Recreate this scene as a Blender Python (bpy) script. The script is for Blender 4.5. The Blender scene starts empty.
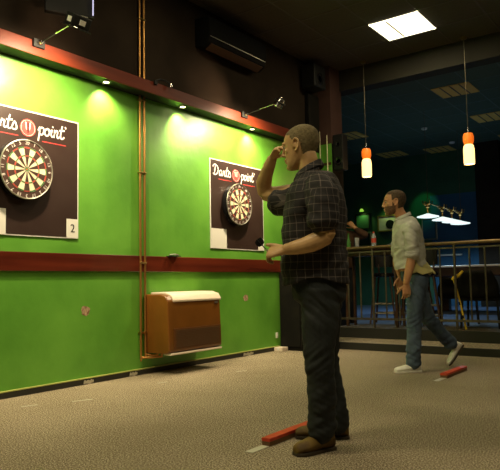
import bpy, bmesh, math, random
from mathutils import Vector, Matrix, noise
random.seed(7)
PI = math.pi
SC = bpy.context.scene
COL = SC.collection
V = Vector

# ------------------------------------------------------------------ camera
cam = bpy.data.cameras.new('camera'); camo = bpy.data.objects.new('camera', cam); COL.objects.link(camo)
cam.sensor_fit = 'HORIZONTAL'; cam.sensor_width = 36.0; cam.lens = 36.0 * 614.1 / 500.0
cam.clip_start = 0.05; cam.clip_end = 80
_yaw, _pitch, _roll = 0.634788, 0.0780056, -0.0185473
_fw = V((-math.sin(_yaw) * math.cos(_pitch), math.cos(_yaw) * math.cos(_pitch), math.sin(_pitch)))
_rt = V((math.cos(_yaw), math.sin(_yaw), 0)); _up = _rt.cross(_fw)
_r2 = math.cos(_roll) * _rt + math.sin(_roll) * _up; _u2 = -math.sin(_roll) * _rt + math.cos(_roll) * _up
camo.matrix_world = Matrix(((_r2.x, _u2.x, -_fw.x, 4.536), (_r2.y, _u2.y, -_fw.y, 0.0), (_r2.z, _u2.z, -_fw.z, 0.88), (0, 0, 0, 1)))
SC.camera = camo

# ------------------------------------------------------------------ world and exposure
w = bpy.data.worlds.new('world'); SC.world = w; w.use_nodes = True
w.node_tree.nodes['Background'].inputs[0].default_value = (0.35, 0.32, 0.25, 1)
w.node_tree.nodes['Background'].inputs[1].default_value = 0.02
SC.view_settings.view_transform = 'Standard'; SC.view_settings.look = 'None'
SC.view_settings.gamma = 1.0; SC.view_settings.exposure = 0.0; SC.view_settings.use_curve_mapping = False

def light(kind, name, loc, aim, power, color, size=0.1, size_y=None, spot=None, blend=0.6, parent=None):
    d = bpy.data.lights.new(name, kind); d.energy = power; d.color = color
    if kind == 'AREA':
        d.size = size
        if size_y: d.shape = 'RECTANGLE'; d.size_y = size_y
    elif kind == 'SPOT':
        d.spot_size = spot; d.spot_blend = blend; d.shadow_soft_size = size
    else: d.shadow_soft_size = size
    o = bpy.data.objects.new(name, d); COL.objects.link(o); o.location = loc
    if aim is not None:
        o.rotation_euler = (V(aim) - V(loc)).to_track_quat('-Z', 'Y').to_euler()
    return o

WARM = (1.0, 0.80, 0.46)
# ceiling panels (their tubes): the lit one in the picture, and unseen ones added nearer the camera to light the floor
PANELS = [(1.645, 7.275), (1.645, 4.2), (4.4, 7.275), (4.4, 4.2), (1.645, 1.2), (4.4, 1.2)]
PPOW = [25, 26, 5, 14, 60, 40]
for (x, y), pw in zip(PANELS, PPOW):
    light('AREA', 'ceiling_panel_tube', (x, y, 4.07), (x, y, 0), pw, (1.0, 0.84, 0.50), 0.58, 0.58)
# recessed spots in the pelmet above the dart boards
for y in (2.5, 3.69, 4.75, 6.02):
    light('SPOT', 'pelmet_spot_bulb', (0.100, y + 0.08, 2.787), (-0.20, y + 0.34, 1.7), 112, (1.0, 0.86, 0.50), 0.02, spot=math.radians(112), blend=0.9)
# the two arm lamps
for y in (2.98, 5.83):
    light('SPOT', 'arm_lamp_bulb', (0.66, y, 2.88), (0.0, y, 2.05), 210, (1.0, 0.80, 0.50), 0.05, spot=math.radians(150), blend=1.0)

for y, ya, za, pw in ((2.98, 3.25, 3.12, 30), (5.83, 5.50, 3.10, 60)):
    light('SPOT', 'added_wall_glow', (0.64, y, 2.92), (0.0, ya, za), pw, (1.0, 0.66, 0.38), 0.04, spot=math.radians(62), blend=1.0)  # extra spots added for the warm glow on the wall above the beam

# ------------------------------------------------------------------ materials
def mat(name, col, rough=0.6, metal=0.0, spec=0.5, emit=None, es=0.0, trans=0.0, coat=0.0):
    m = bpy.data.materials.new(name); m.use_nodes = True
    b = m.node_tree.nodes['Principled BSDF']
    b.inputs['Base Color'].default_value = (*col, 1); b.inputs['Roughness'].default_value = rough
    b.inputs['Metallic'].default_value = metal; b.inputs['Specular IOR Level'].default_value = spec
    b.inputs['Transmission Weight'].default_value = trans; b.inputs['Coat Weight'].default_value = coat
    if emit: b.inputs['Emission Color'].default_value = (*emit, 1); b.inputs['Emission Strength'].default_value = es
    return m
def nd(m, t, **k):
    n = m.node_tree.nodes.new(t)
    for a, b in k.items(): setattr(n, a, b)
    return n
def noisy(m, c1, c2, scale=8, detail=4, stretch=(1, 1, 1), lo=0.35, hi=0.65, bump=0.0, bscale=None, coord='Object', rough=None):
    """two-tone noise colour and bump on a principled material"""
    L = m.node_tree.links; b = m.node_tree.nodes['Principled BSDF']
    tc = nd(m, 'ShaderNodeTexCoord'); mp = nd(m, 'ShaderNodeMapping'); mp.inputs['Scale'].default_value = stretch
    L.new(tc.outputs[coord], mp.inputs[0])
    n = nd(m, 'ShaderNodeTexNoise'); n.inputs['Scale'].default_value = scale; n.inputs['Detail'].default_value = detail
    L.new(mp.outputs[0], n.inputs['Vector'])
    r = nd(m, 'ShaderNodeValToRGB'); r.color_ramp.elements[0].position = lo; r.color_ramp.elements[1].position = hi
    r.color_ramp.elements[0].color = (*c1, 1); r.color_ramp.elements[1].color = (*c2, 1)
    L.new(n.outputs['Fac'], r.inputs[0]); L.new(r.outputs[0], b.inputs['Base Color'])
    if bump:
        n2 = n
        if bscale:
            n2 = nd(m, 'ShaderNodeTexNoise'); n2.inputs['Scale'].default_value = bscale; n2.inputs['Detail'].default_value = 3
            L.new(mp.outputs[0], n2.inputs['Vector'])
        bp = nd(m, 'ShaderNodeBump'); bp.inputs['Strength'].default_value = bump; bp.inputs['Distance'].default_value = 0.01
        L.new(n2.outputs['Fac'], bp.inputs['Height']); L.new(bp.outputs[0], b.inputs['Normal'])
    return m

M = {}
M['green'] = noisy(mat('green_paint', (0.16, 0.42, 0.015), 0.38), (0.100, 0.305, 0.030), (0.150, 0.405, 0.046), 1.9, 8, bump=0.25, bscale=9)
M['upper'] = noisy(mat('dark_brown_paint', (0.06, 0.045, 0.03), 0.9, spec=0.08), (0.020, 0.014, 0.010), (0.027, 0.019, 0.013), 3, bump=0.1, bscale=14)
M['mahog'] = noisy(mat('mahogany_varnish', (0.18, 0.03, 0.012), 0.25, coat=0.3), (0.055, 0.009, 0.005), (0.14, 0.024, 0.010), 6, 6, (1, 0.12, 1.6), 0.3, 0.7, bump=0.05)
M['orangewood'] = noisy(mat('red_varnished_beam', (0.3, 0.05, 0.012), 0.45, spec=0.3), (0.065, 0.009, 0.004), (0.15, 0.022, 0.006), 5, 5, (1, 0.15, 1.5), 0.3, 0.7)
M['skirt'] = mat('black_skirting', (0.02, 0.02, 0.015), 0.5)
M['trimlight'] = mat('pale_bead', (0.42, 0.45, 0.12), 0.5)
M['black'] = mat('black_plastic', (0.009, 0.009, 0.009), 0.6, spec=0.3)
M['dull'] = mat('dull_black_plastic', (0.0035, 0.0035, 0.0035), 0.8, spec=0.12)
M['blackg'] = mat('gloss_black', (0.010, 0.010, 0.012), 0.18)
M['cabinet'] = noisy(mat('black_painted_board', (0.012, 0.011, 0.009), 0.75, spec=0.15), (0.005, 0.0045, 0.004), (0.009, 0.008, 0.006), 6)
M['chrome'] = mat('chrome', (0.7, 0.7, 0.68), 0.2, 1.0)
M['brass'] = noisy(mat('brass', (0.55, 0.38, 0.13), 0.28, 1.0), (0.42, 0.28, 0.09), (0.60, 0.43, 0.17), 10)
M['copper'] = mat('copper_pipe', (0.50, 0.25, 0.07), 0.35, 0.8)
M['white'] = mat('white_card', (0.75, 0.74, 0.68), 0.5)
M['poster'] = noisy(mat('black_poster_board', (0.032, 0.017, 0.014), 0.42), (0.030, 0.015, 0.012), (0.036, 0.020, 0.016), 5)
M['logopink'] = mat('pink_red_ink', (0.62, 0.07, 0.065), 0.5)
M['inkw'] = mat('white_ink', (0.82, 0.78, 0.75), 0.5)
M['inkred'] = mat('red_ink', (0.55, 0.05, 0.05), 0.5)
M['cream'] = noisy(mat('cream_sisal', (0.75, 0.66, 0.42), 0.8), (0.78, 0.70, 0.46), (0.90, 0.83, 0.58), 40)
M['dblack'] = mat('black_sisal', (0.05, 0.020, 0.012), 0.8)
M['dred'] = mat('red_sisal', (0.55, 0.05, 0.03), 0.8)
M['dgreen'] = mat('green_sisal', (0.05, 0.22, 0.05), 0.8)
M['steel'] = mat('steel_wire', (0.6, 0.58, 0.5), 0.3, 0.9)
M['heatbrown'] = noisy(mat('brown_enamel', (0.23, 0.085, 0.015), 0.32, coat=0.2), (0.16, 0.058, 0.008), (0.20, 0.072, 0.010), 4)
M['heatfront'] = mat('dark_brown_enamel', (0.12, 0.045, 0.012), 0.3, coat=0.2)
M['heatslat'] = mat('dull_brown_slats', (0.11, 0.060, 0.028), 0.5)
M['lid'] = mat('ivory_enamel', (0.80, 0.68, 0.56), 0.35)
M['redpaint'] = noisy(mat('orange_red_paint', (0.62, 0.055, 0.015), 0.45), (0.52, 0.04, 0.012), (0.68, 0.07, 0.018), 14)
M['woodedge'] = mat('raw_wood_edge', (0.16, 0.08, 0.03), 0.7)
M['tape'] = mat('pale_tape', (0.55, 0.52, 0.42), 0.6)
M['skin'] = noisy(mat('skin_warm', (0.50, 0.26, 0.13), 0.5), (0.50, 0.29, 0.125), (0.62, 0.385, 0.18), 14, 4)
M['skin2'] = noisy(mat('skin_tanned', (0.55, 0.28, 0.14), 0.5), (0.47, 0.22, 0.10), (0.56, 0.29, 0.15), 14, 4)
M['hair1'] = noisy(mat('cropped_greying_hair', (0.10, 0.075, 0.035), 0.85), (0.11, 0.082, 0.034), (0.20, 0.155, 0.072), 70, 4, bump=0.6, bscale=180)
M['hair2'] = noisy(mat('brown_hair', (0.05, 0.03, 0.014), 0.8), (0.040, 0.024, 0.010), (0.10, 0.062, 0.028), 60, 4, bump=0.6, bscale=160)
M['beard'] = noisy(mat('stubble', (0.11, 0.055, 0.028), 0.85), (0.09, 0.045, 0.02), (0.17, 0.09, 0.045), 90, bump=0.4, bscale=180)
M['eye'] = mat('eyeball', (0.36, 0.32, 0.27), 0.25)
M['iris'] = mat('iris', (0.03, 0.02, 0.012), 0.2)
M['jeans1'] = noisy(mat('black_denim', (0.022, 0.025, 0.022), 0.8), (0.006, 0.0085, 0.0095), (0.016, 0.021, 0.022), 9, 5, (1, 1, 0.5), bump=0.35, bscale=45)
M['jeans2'] = noisy(mat('blue_denim', (0.05, 0.08, 0.12), 0.8), (0.014, 0.028, 0.052), (0.11, 0.165, 0.235), 5, 5, (1, 1, 0.45), 0.35, 0.72, bump=0.35, bscale=45)
M['shirt2'] = noisy(mat('pale_khaki_cotton', (0.36, 0.34, 0.25), 0.85), (0.38, 0.38, 0.33), (0.52, 0.52, 0.45), 12, bump=0.3, bscale=30)
M['tail2'] = mat('olive_lit_cotton', (0.55, 0.50, 0.20), 0.85)  # shirt tail cloth, with its bright olive lighting put into the colour
M['boot'] = noisy(mat('brown_nubuck', (0.13, 0.075, 0.018), 0.7), (0.085, 0.045, 0.007), (0.17, 0.100, 0.014), 18, bump=0.3)
M['sole'] = mat('dark_rubber', (0.045, 0.032, 0.018), 0.7)
M['sneaker'] = noisy(mat('white_leather', (0.62, 0.60, 0.50), 0.5), (0.78, 0.76, 0.66), (0.88, 0.86, 0.78), 20)
M['belt'] = mat('black_leather', (0.012, 0.010, 0.009), 0.4)
M['brownwool'] = noisy(mat('brown_jersey', (0.07, 0.035, 0.018), 0.9), (0.055, 0.028, 0.014), (0.085, 0.045, 0.022), 16, bump=0.3)
M['ceil1'] = noisy(mat('dark_mineral_tile', (0.07, 0.055, 0.04), 0.9), (0.056, 0.043, 0.029), (0.068, 0.053, 0.036), 30)
M['ceil2'] = noisy(mat('teal_painted_tile', (0.02, 0.035, 0.035), 0.9), (0.050, 0.085, 0.060), (0.065, 0.105, 0.075), 30)
M['tee1'] = mat('ceiling_grid_bar', (0.070, 0.055, 0.040), 0.7)
M['tee2'] = mat('teal_grid_bar', (0.07, 0.12, 0.115), 0.7)
M['header'] = noisy(mat('olive_plaster', (0.05, 0.045, 0.025), 0.8), (0.012, 0.010, 0.005), (0.017, 0.014, 0.007), 3)
M['pillar'] = noisy(mat('brown_red_plaster', (0.06, 0.025, 0.018), 0.8), (0.05, 0.020, 0.014), (0.065, 0.028, 0.020), 3)
M['panel'] = mat('lit_diffuser', (0.9, 0.9, 0.8), 0.5, emit=(1.0, 0.93, 0.66), es=2.2)
M['panel_off'] = mat('unlit_diffuser', (0.80, 0.52, 0.14), 0.6, spec=0.1)
M['bulb'] = mat('lamp_bulb_glass', (1, 0.9, 0.6), 0.3, emit=(1.0, 0.86, 0.50), es=6.0)
M['amber'] = mat('amber_glass', (0.9, 0.3, 0.05), 0.3, emit=(1.0, 0.16, 0.01), es=0.75)
M['opal'] = mat('glowing_opal_glass', (1, 0.8, 0.5), 0.3, emit=(1.0, 0.62, 0.22), es=2.3)
M['coolshade'] = mat('lit_white_shade', (0.9, 0.95, 0.9), 0.4, emit=(0.80, 0.97, 0.92), es=1.15)
M['greenwall'] = noisy(mat('dark_green_paint', (0.01, 0.04, 0.02), 0.7), (0.022, 0.085, 0.042), (0.030, 0.11, 0.055), 2)
M['bluewall'] = noisy(mat('blue_paint', (0.01, 0.05, 0.10), 0.7), (0.018, 0.085, 0.17), (0.022, 0.105, 0.20), 2)
M['bluecarpet'] = noisy(mat('blue_carpet', (0.03, 0.05, 0.10), 0.95), (0.05, 0.08, 0.15), (0.08, 0.115, 0.20), 60)
M['cloth'] = mat('blue_baize', (0.02, 0.09, 0.20), 0.9)
M['darkwood'] = noisy(mat('dark_wood', (0.05, 0.022, 0.010), 0.4), (0.035, 0.016, 0.008), (0.07, 0.032, 0.014), 6, 5, (1, 0.2, 1))
M['railmetal'] = noisy(mat('bronze_painted_steel', (0.16, 0.12, 0.06), 0.4, 0.6), (0.10, 0.085, 0.055), (0.16, 0.135, 0.085), 12)
M['handrail'] = mat('worn_bronze_rail', (0.16, 0.11, 0.05), 0.4, 0.7)
M['yellow'] = mat('yellow_plastic', (0.75, 0.50, 0.03), 0.4)
M['coke'] = mat('clear_bottle_plastic', (0.75, 0.8, 0.78), 0.1, trans=0.6)
M['greenglass'] = mat('green_glass', (0.12, 0.35, 0.08), 0.1, trans=0.5)
M['redlabel'] = mat('red_label', (0.65, 0.08, 0.04), 0.5)
M['bluecloth'] = mat('blue_grey_cloth', (0.04, 0.07, 0.10), 0.9)
M['gold'] = mat('gold_frame', (0.35, 0.24, 0.07), 0.4, 0.5)
M['screen'] = mat('dark_screen', (0.02, 0.03, 0.03), 0.15)
M['stain'] = noisy(mat('bare_plaster', (0.45, 0.30, 0.16), 0.8), (0.22, 0.12, 0.06), (0.58, 0.42, 0.26), 30)
M['greenbulb'] = mat('green_lamp_glass', (0.4, 0.8, 0.1), 0.4, emit=(0.45, 0.9, 0.08), es=0.7)
M['pink'] = mat('pale_pink_print', (0.80, 0.62, 0.62), 0.7)
M['tiledge'] = mat('tube_edge_glow', (0.6, 0.6, 0.9), 0.3, emit=(0.62, 0.60, 0.95), es=0.8)

# floor carpet: tan with dark flecks
def carpet(name, dark, midc, pale, sc=55):
    m = mat(name, midc, 0.95, spec=0.15); L = m.node_tree.links; b = m.node_tree.nodes['Principled BSDF']
    tc = nd(m, 'ShaderNodeTexCoord')
    n = nd(m, 'ShaderNodeTexNoise'); n.inputs['Scale'].default_value = sc; n.inputs['Detail'].default_value = 5; n.inputs['Roughness'].default_value = 0.75
    L.new(tc.outputs['Object'], n.inputs['Vector'])
    r = nd(m, 'ShaderNodeValToRGB'); e = r.color_ramp.elements
    e[0].position = 0.38; e[0].color = (*dark, 1); e[1].position = 0.50; e[1].color = (*midc, 1)
    x = e.new(0.62); x.color = (*pale, 1)
    L.new(n.outputs['Fac'], r.inputs[0])
    n2 = nd(m, 'ShaderNodeTexNoise'); n2.inputs['Scale'].default_value = 1.3; n2.inputs['Detail'].default_value = 4
    L.new(tc.outputs['Object'], n2.inputs['Vector'])
    mx = nd(m, 'ShaderNodeMix', data_type='RGBA', blend_type='MULTIPLY'); mx.inputs[0].default_value = 0.5
    L.new(r.outputs[0], mx.inputs[6])
    r2 = nd(m, 'ShaderNodeValToRGB'); r2.color_ramp.elements[0].position = 0.3; r2.color_ramp.elements[0].color = (0.62, 0.6, 0.55, 1); r2.color_ramp.elements[1].position = 0.65
    L.new(n2.outputs['Fac'], r2.inputs[0]); L.new(r2.outputs[0], mx.inputs[7]); L.new(mx.outputs[2], b.inputs['Base Color'])
    bp = nd(m, 'ShaderNodeBump'); bp.inputs['Strength'].default_value = 0.25; bp.inputs['Distance'].default_value = 0.01
    L.new(n.outputs['Fac'], bp.inputs['Height']); L.new(bp.outputs[0], b.inputs['Normal'])
    return m
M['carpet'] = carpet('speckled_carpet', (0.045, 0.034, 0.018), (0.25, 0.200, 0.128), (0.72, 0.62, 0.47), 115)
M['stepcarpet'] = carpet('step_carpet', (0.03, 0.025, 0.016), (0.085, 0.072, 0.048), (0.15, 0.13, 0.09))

# plaid: thin pale lines on charcoal, driven by the per-vertex cloth coordinate
def plaid():
    m = mat('charcoal_plaid_cotton', (0.02, 0.018, 0.018), 0.85); L = m.node_tree.links; b = m.node_tree.nodes['Principled BSDF']
    a = nd(m, 'ShaderNodeAttribute'); a.attribute_name = 'cloth'; sp = nd(m, 'ShaderNodeSeparateXYZ'); L.new(a.outputs['Vector'], sp.inputs[0])
    def lines(out, period, width):
        q = nd(m, 'ShaderNodeMath', operation='DIVIDE'); q.inputs[1].default_value = period; L.new(out, q.inputs[0])
        f = nd(m, 'ShaderNodeMath', operation='FRACT'); L.new(q.outputs[0], f.inputs[0])
        g = nd(m, 'ShaderNodeMath', operation='LESS_THAN'); g.inputs[1].default_value = width / period; L.new(f.outputs[0], g.inputs[0])
        return g.outputs[0]
    u = lines(sp.outputs[0], 0.041, 0.0042); v = lines(sp.outputs[1], 0.041, 0.0042)
    mx = nd(m, 'ShaderNodeMath', operation='ADD'); L.new(u, mx.inputs[0]); L.new(v, mx.inputs[1])
    n = nd(m, 'ShaderNodeTexNoise'); n.inputs['Scale'].default_value = 9
    mu = nd(m, 'ShaderNodeMath', operation='MULTIPLY'); L.new(mx.outputs[0], mu.inputs[0]); L.new(n.outputs['Fac'], mu.inputs[1])
    r = nd(m, 'ShaderNodeMix', data_type='RGBA'); r.inputs[6].default_value = (0.012, 0.010, 0.011, 1); r.inputs[7].default_value = (0.16, 0.13, 0.115, 1)
    L.new(mu.outputs[0], r.inputs[0]); L.new(r.outputs[2], b.inputs['Base Color'])
    return m
M['plaid'] = plaid()

# ------------------------------------------------------------------ mesh helpers
class MB:
    def __init__(s): s.v = []; s.f = []; s.m = []; s.mats = []
    def mi(s, m):
        if m not in s.mats: s.mats.append(m)
        return s.mats.index(m)
    def add(s, vs, fs, m=None):
        o = len(s.v); s.v += [V(p) for p in vs]; s.f += [tuple(i + o for i in f) for f in fs]
        k = s.mi(m) if m else 0
        s.m += [k] * len(fs); return s
    def box(s, a, b, m=None, rot=None, piv=None):
        x0, y0, z0 = a; x1, y1, z1 = b
        vs = [V(p) for p in ((x0, y0, z0), (x1, y0, z0), (x1, y1, z0), (x0, y1, z0), (x0, y0, z1), (x1, y0, z1), (x1, y1, z1), (x0, y1, z1))]
        if rot is not None:
            pv = V(piv) if piv is not None else sum(vs, V()) / 8
            vs = [rot @ (p - pv) + pv for p in vs]
        return s.add(vs, [(0, 3, 2, 1), (4, 5, 6, 7), (0, 1, 5, 4), (1, 2, 6, 5), (2, 3, 7, 6), (3, 0, 4, 7)], m)
    def tube(s, pts, rad, n=10, m=None, cap=True):
        pts = [V(p) for p in pts]
        if not isinstance(rad, (list, tuple)): rad = [rad] * len(pts)
        fr = frames(pts); rings = []
        for p, r, (a, b) in zip(pts, rad, fr):
            rings.append([p + (a * math.cos(2 * PI * k / n) + b * math.sin(2 * PI * k / n)) * r for k in range(n)])
        return s.rings(rings, m, cap)
    def rings(s, rings, m=None, cap=True):
        n = len(rings[0]); vs = [p for r in rings for p in r]; fs = []
        for i in range(len(rings) - 1):
            for k in range(n):
                a = i * n + k; b = i * n + (k + 1) % n; fs.append((a, b, b + n, a + n))
        if cap:
            fs.append(tuple(reversed(range(n)))); o = (len(rings) - 1) * n; fs.append(tuple(o + k for k in range(n)))
        return s.add(vs, fs, m)
    def lathe(s, prof, c, axis=(0, 0, 1), n=24, m=None, cap=True):
        """prof: (radius, height) pairs along the axis from c"""
        ax = V(axis).normalized(); a = ax.orthogonal().normalized(); b = ax.cross(a); c = V(c)
        return s.rings([[c + ax * h + (a * math.cos(2 * PI * k / n) + b * math.sin(2 * PI * k / n)) * max(r, 1e-4) for k in range(n)] for r, h in prof], m, cap)
    def ball(s, c, r, ax=None, n=14, m=None):
        """ellipsoid; r scalar or 3, ax: 3 axis vectors"""
        if not isinstance(r, (list, tuple)): r = (r, r, r)
        ax = ax or (V((1, 0, 0)), V((0, 1, 0)), V((0, 0, 1))); c = V(c); R = []
        h = n // 2
        for i in range(h + 1):
            t = max(1e-3, min(PI - 1e-3, PI * i / h))
            R.append([c + ax[0] * r[0] * math.sin(t) * math.cos(2 * PI * k / n) + ax[1] * r[1] * math.sin(t) * math.sin(2 * PI * k / n) - ax[2] * r[2] * math.cos(t) for k in range(n)])
        return s.rings(R, m)
    def build(s, name, m=None, parent=None, smooth=False, bevel=0.0, bseg=2):
        me = bpy.data.meshes.new(name); me.from_pydata([tuple(p) for p in s.v], [], s.f); me.update()
        bm = bmesh.new(); bm.from_mesh(me); bmesh.ops.recalc_face_normals(bm, faces=bm.faces)
        if bevel:
            es = [e for e in bm.edges if len(e.link_faces) == 2 and e.calc_face_angle(0) > 0.5]
            bmesh.ops.bevel(bm, geom=es, offset=bevel, segments=bseg, profile=0.5, affect='EDGES')
        bm.to_mesh(me); bm.free()
        if m: me.materials.append(m)
        else:
            for q in s.mats: me.materials.append(q)
            if not bevel:
                for p, k in zip(me.polygons, s.m): p.material_index = k
        if smooth:
            for p in me.polygons: p.use_smooth = True
            if smooth != 'all': me.set_sharp_from_angle(angle=0.7)
        o = bpy.data.objects.new(name, me); COL.objects.link(o)
        if parent is not None:
            o.parent = parent; o.matrix_parent_inverse = Matrix.Translation(-parent.location) if parent.type == 'EMPTY' and parent.rotation_euler.z == 0 else parent.matrix_basis.inverted()
        return o

def frames(pts):
    out = []; prev = None
    for i, p in enumerate(pts):
        t = (pts[min(i + 1, len(pts) - 1)] - pts[max(i - 1, 0)]).normalized()
        a = t.orthogonal().normalized() if prev is None else (prev - t * prev.dot(t)).normalized()
        prev = a; out.append((a, t.cross(a)))
    return out
def spline(pts, rad, k=5):
    """Catmull-Rom resample of points and radii"""
    pts = [V(p) for p in pts]; P = []; R = []
    for i in range(len(pts) - 1):
        p0, p1, p2, p3 = pts[max(i - 1, 0)], pts[i], pts[i + 1], pts[min(i + 2, len(pts) - 1)]
        for j in range(k):
            t = j / k
            P.append(0.5 * ((2 * p1) + (p2 - p0) * t + (2 * p0 - 5 * p1 + 4 * p2 - p3) * t * t + (3 * p1 - p0 - 3 * p2 + p3) * t ** 3))
            R.append(rad[i] + (rad[i + 1] - rad[i]) * (3 * t * t - 2 * t ** 3))
    P.append(pts[-1]); R.append(rad[-1]); return P, R

def tag(o, label=None, cat=None, group=None, kind=None):
    if label: o['label'] = label
    if cat: o['category'] = cat
    if group: o['group'] = group
    if kind: o['kind'] = kind
    return o
def thing(name, loc, label, cat, group=None):
    o = bpy.data.objects.new(name, None); COL.objects.link(o); o.location = loc; o.empty_display_size = 0.1
    return tag(o, label, cat, group)
def S(name, mb, m=None, **k):
    return tag(mb.build(name, m, **k), kind='structure')
def copy_tree(root, delta, name=None):
    """copy a thing whose parts are meshes in world coordinates"""
    r = root.copy(); COL.objects.link(r); r.location = root.location + V(delta)
    for ch in list(root.children):
        c = ch.copy(); COL.objects.link(c); c.parent = r; c.matrix_parent_inverse = ch.matrix_parent_inverse.copy()
        for g in ch.children:
            d = g.copy(); COL.objects.link(d); d.parent = c; d.matrix_parent_inverse = g.matrix_parent_inverse.copy()
    return r

# ------------------------------------------------------------------ the hall
S('floor', MB().box((-0.1, -3, -0.1), (8, 7.2, 0)), M['carpet'])
S('floor_step', MB().box((0.0, 7.215, -0.1), (8, 7.83, 0.09)), M['carpet'])
S('trim_step_riser', MB().box((0.0, 7.2, 0.0), (8, 7.215, 0.092)), M['skirt'])
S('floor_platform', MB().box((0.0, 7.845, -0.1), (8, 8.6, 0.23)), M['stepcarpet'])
S('trim_platform_riser', MB().box((0.0, 7.83, 0.09), (8, 7.845, 0.232)), M['skirt'])
S('floor_back_hall', MB().box((-8, 8.6, -0.1), (8, 15.2, 0.229)), M['bluecarpet'])
# left wall: green to 2.92 m, dark brown above
S('wall_left', MB().box((-0.15, -3, 0), (0, 7.95, 2.80)), M['green'])
S('wall_left_upper', MB().box((-0.15, -3, 2.80), (0, 7.95, 4.12)), M['upper'])
S('wall_pillar', MB().box((-0.15, 7.96, 0), (0.21, 8.3, 2.92)), M['cabinet'])
S('trim_pillar_front', MB().box((-0.15, 7.948, 0), (0.208, 7.96, 2.92)), M['green'])
S('wall_pillar_upper', MB().box((-0.15, 7.95, 2.92), (0.21, 8.3, 4.12)), M['pillar'])
S('wall_header', MB().box((0.21, 8.25, 3.78), (8.1, 8.5, 4.12)).box((-0.15, 8.3, 3.78), (0.21, 8.5, 4.12)), M['header'])
S('wall_right', MB().box((8, -3, 0), (8.15, 15.2, 4.2)), M['upper'])
S('wall_rear', MB().box((-0.15, -3.15, 0), (8.15, -3, 4.2)), M['upper'])
S('wall_back_hall_left', MB().box((-8.15, 8.15, 0), (-8, 15.3, 4.2)), M['greenwall'])
S('wall_back_hall_near', MB().box((-8, 8.15, 0), (-0.15, 8.3, 4.2)), M['greenwall'])
S('wall_back', MB().box((-8, 15.2, 0), (-0.95, 15.35, 4.2)), M['greenwall'])
S('wall_back_blue', MB().box((-0.95, 15.2, 0), (0.55, 15.35, 3.0)), M['bluewall'])
S('wall_back_above_blue', MB().box((-0.95, 15.2, 3.0), (0.55, 15.35, 4.2)), M['greenwall'])
S('wall_back_right', MB().box((0.55, 15.2, 0), (8, 15.35, 4.2)), M['greenwall'])
S('wall_back_pier', MB().box((0.30, 14.8, 0.2), (0.85, 15.2, 4.1)), M['upper'])
S('trim_back_ledge', MB().box((-0.9, 15.12, 1.46), (-0.2, 15.2, 1.50)), M['white'])
# ceilings with tile grids
def ceiling(name, x0, x1, y0, y1, z, mt, tee, ox, oy, p=0.63, back=0.1):
    S(name, MB().box((x0, y0, z), (x1, y1, z + back)), mt)
    g = MB()
    k = math.ceil((x0 - ox) / p)
    while ox + k * p < x1: g.box((ox + k * p - 0.010, y0, z - 0.005), (ox + k * p + 0.010, y1, z + 0.002)); k += 1
    k = math.ceil((y0 - oy) / p)
    while oy + k * p < y1: g.box((x0, oy + k * p - 0.010, z - 0.004), (x1, oy + k * p + 0.010, z + 0.002)); k += 1
    S('trim_' + name, g, tee)
ceiling('ceiling', 0, 8, -3, 8.25, 4.10, M['ceil1'], M['tee1'], 1.33, 6.96)
ceiling('ceiling_back_hall', -8, 8, 8.5, 15.2, 4.10, M['ceil2'], M['tee2'], 0.97, 10.05)
# skirting, pale bead, dado
S('baseboard_left', MB().box((0, -3, 0), (0.018, 7.95, 0.048)), M['skirt'])
S('trim_bead_left', MB().box((0, -3, 0.048), (0.020, 6.75, 0.060)), M['trimlight'], bevel=0.003)
S('trim_dado_left', MB().box((0, -3, 1.012), (0.028, 6.95, 1.172)), M['mahog'], bevel=0.006)
# pelmet beam over the boards with its recessed spots
t = thing('pelmet_beam', (0, 2.5, 2.805), 'long red varnished pelmet beam along the top of the green wall', 'beam')
MB().box((0.160, -3, 2.800), (0.18, 7.40, 2.925)).build('front_board', M['orangewood'], t, bevel=0.004)
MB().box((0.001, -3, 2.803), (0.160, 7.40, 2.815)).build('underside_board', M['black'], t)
MB().box((0.001, -3, 2.895), (0.160, 7.40, 2.905)).build('top_board', M['mahog'], t)
for y in (2.5, 3.69, 4.75, 6.02):
    q = MB().lathe([(0.036, 0), (0.040, -0.006), (0.034, -0.014), (0.030, -0.010)], (0.108, y + 0.08, 2.803), (0, 0, 1), 20).build('spot_ring', M['chrome'], t, smooth=True)
    MB().lathe([(0.003, -0.004), (0.030, -0.006), (0.026, -0.013), (0.003, -0.016)], (0.108, y + 0.08, 2.803), (0, 0, 1), 20).build('bulb', M['bulb'], q, smooth=True)

# ------------------------------------------------------------------ dart boards
def text_mesh(body, size):
    c = bpy.data.curves.new('t', 'FONT'); c.body = body; c.size = size; c.align_x = 'CENTER'; c.align_y = 'CENTER'; c.extrude = 0.0006
    o = bpy.data.objects.new('t', c); COL.objects.link(o); dg = bpy.context.evaluated_depsgraph_get()
    me = bpy.data.meshes.new_from_object(o.evaluated_get(dg)); vs = [v.co.copy() for v in me.vertices]; fs = [tuple(p.vertices) for p in me.polygons]
    bpy.data.objects.remove(o); bpy.data.curves.remove(c); bpy.data.meshes.remove(me); return vs, fs
NUM = [20, 1, 18, 4, 13, 6, 10, 15, 2, 17, 3, 19, 7, 16, 8, 11, 14, 9, 12, 5]
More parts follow.
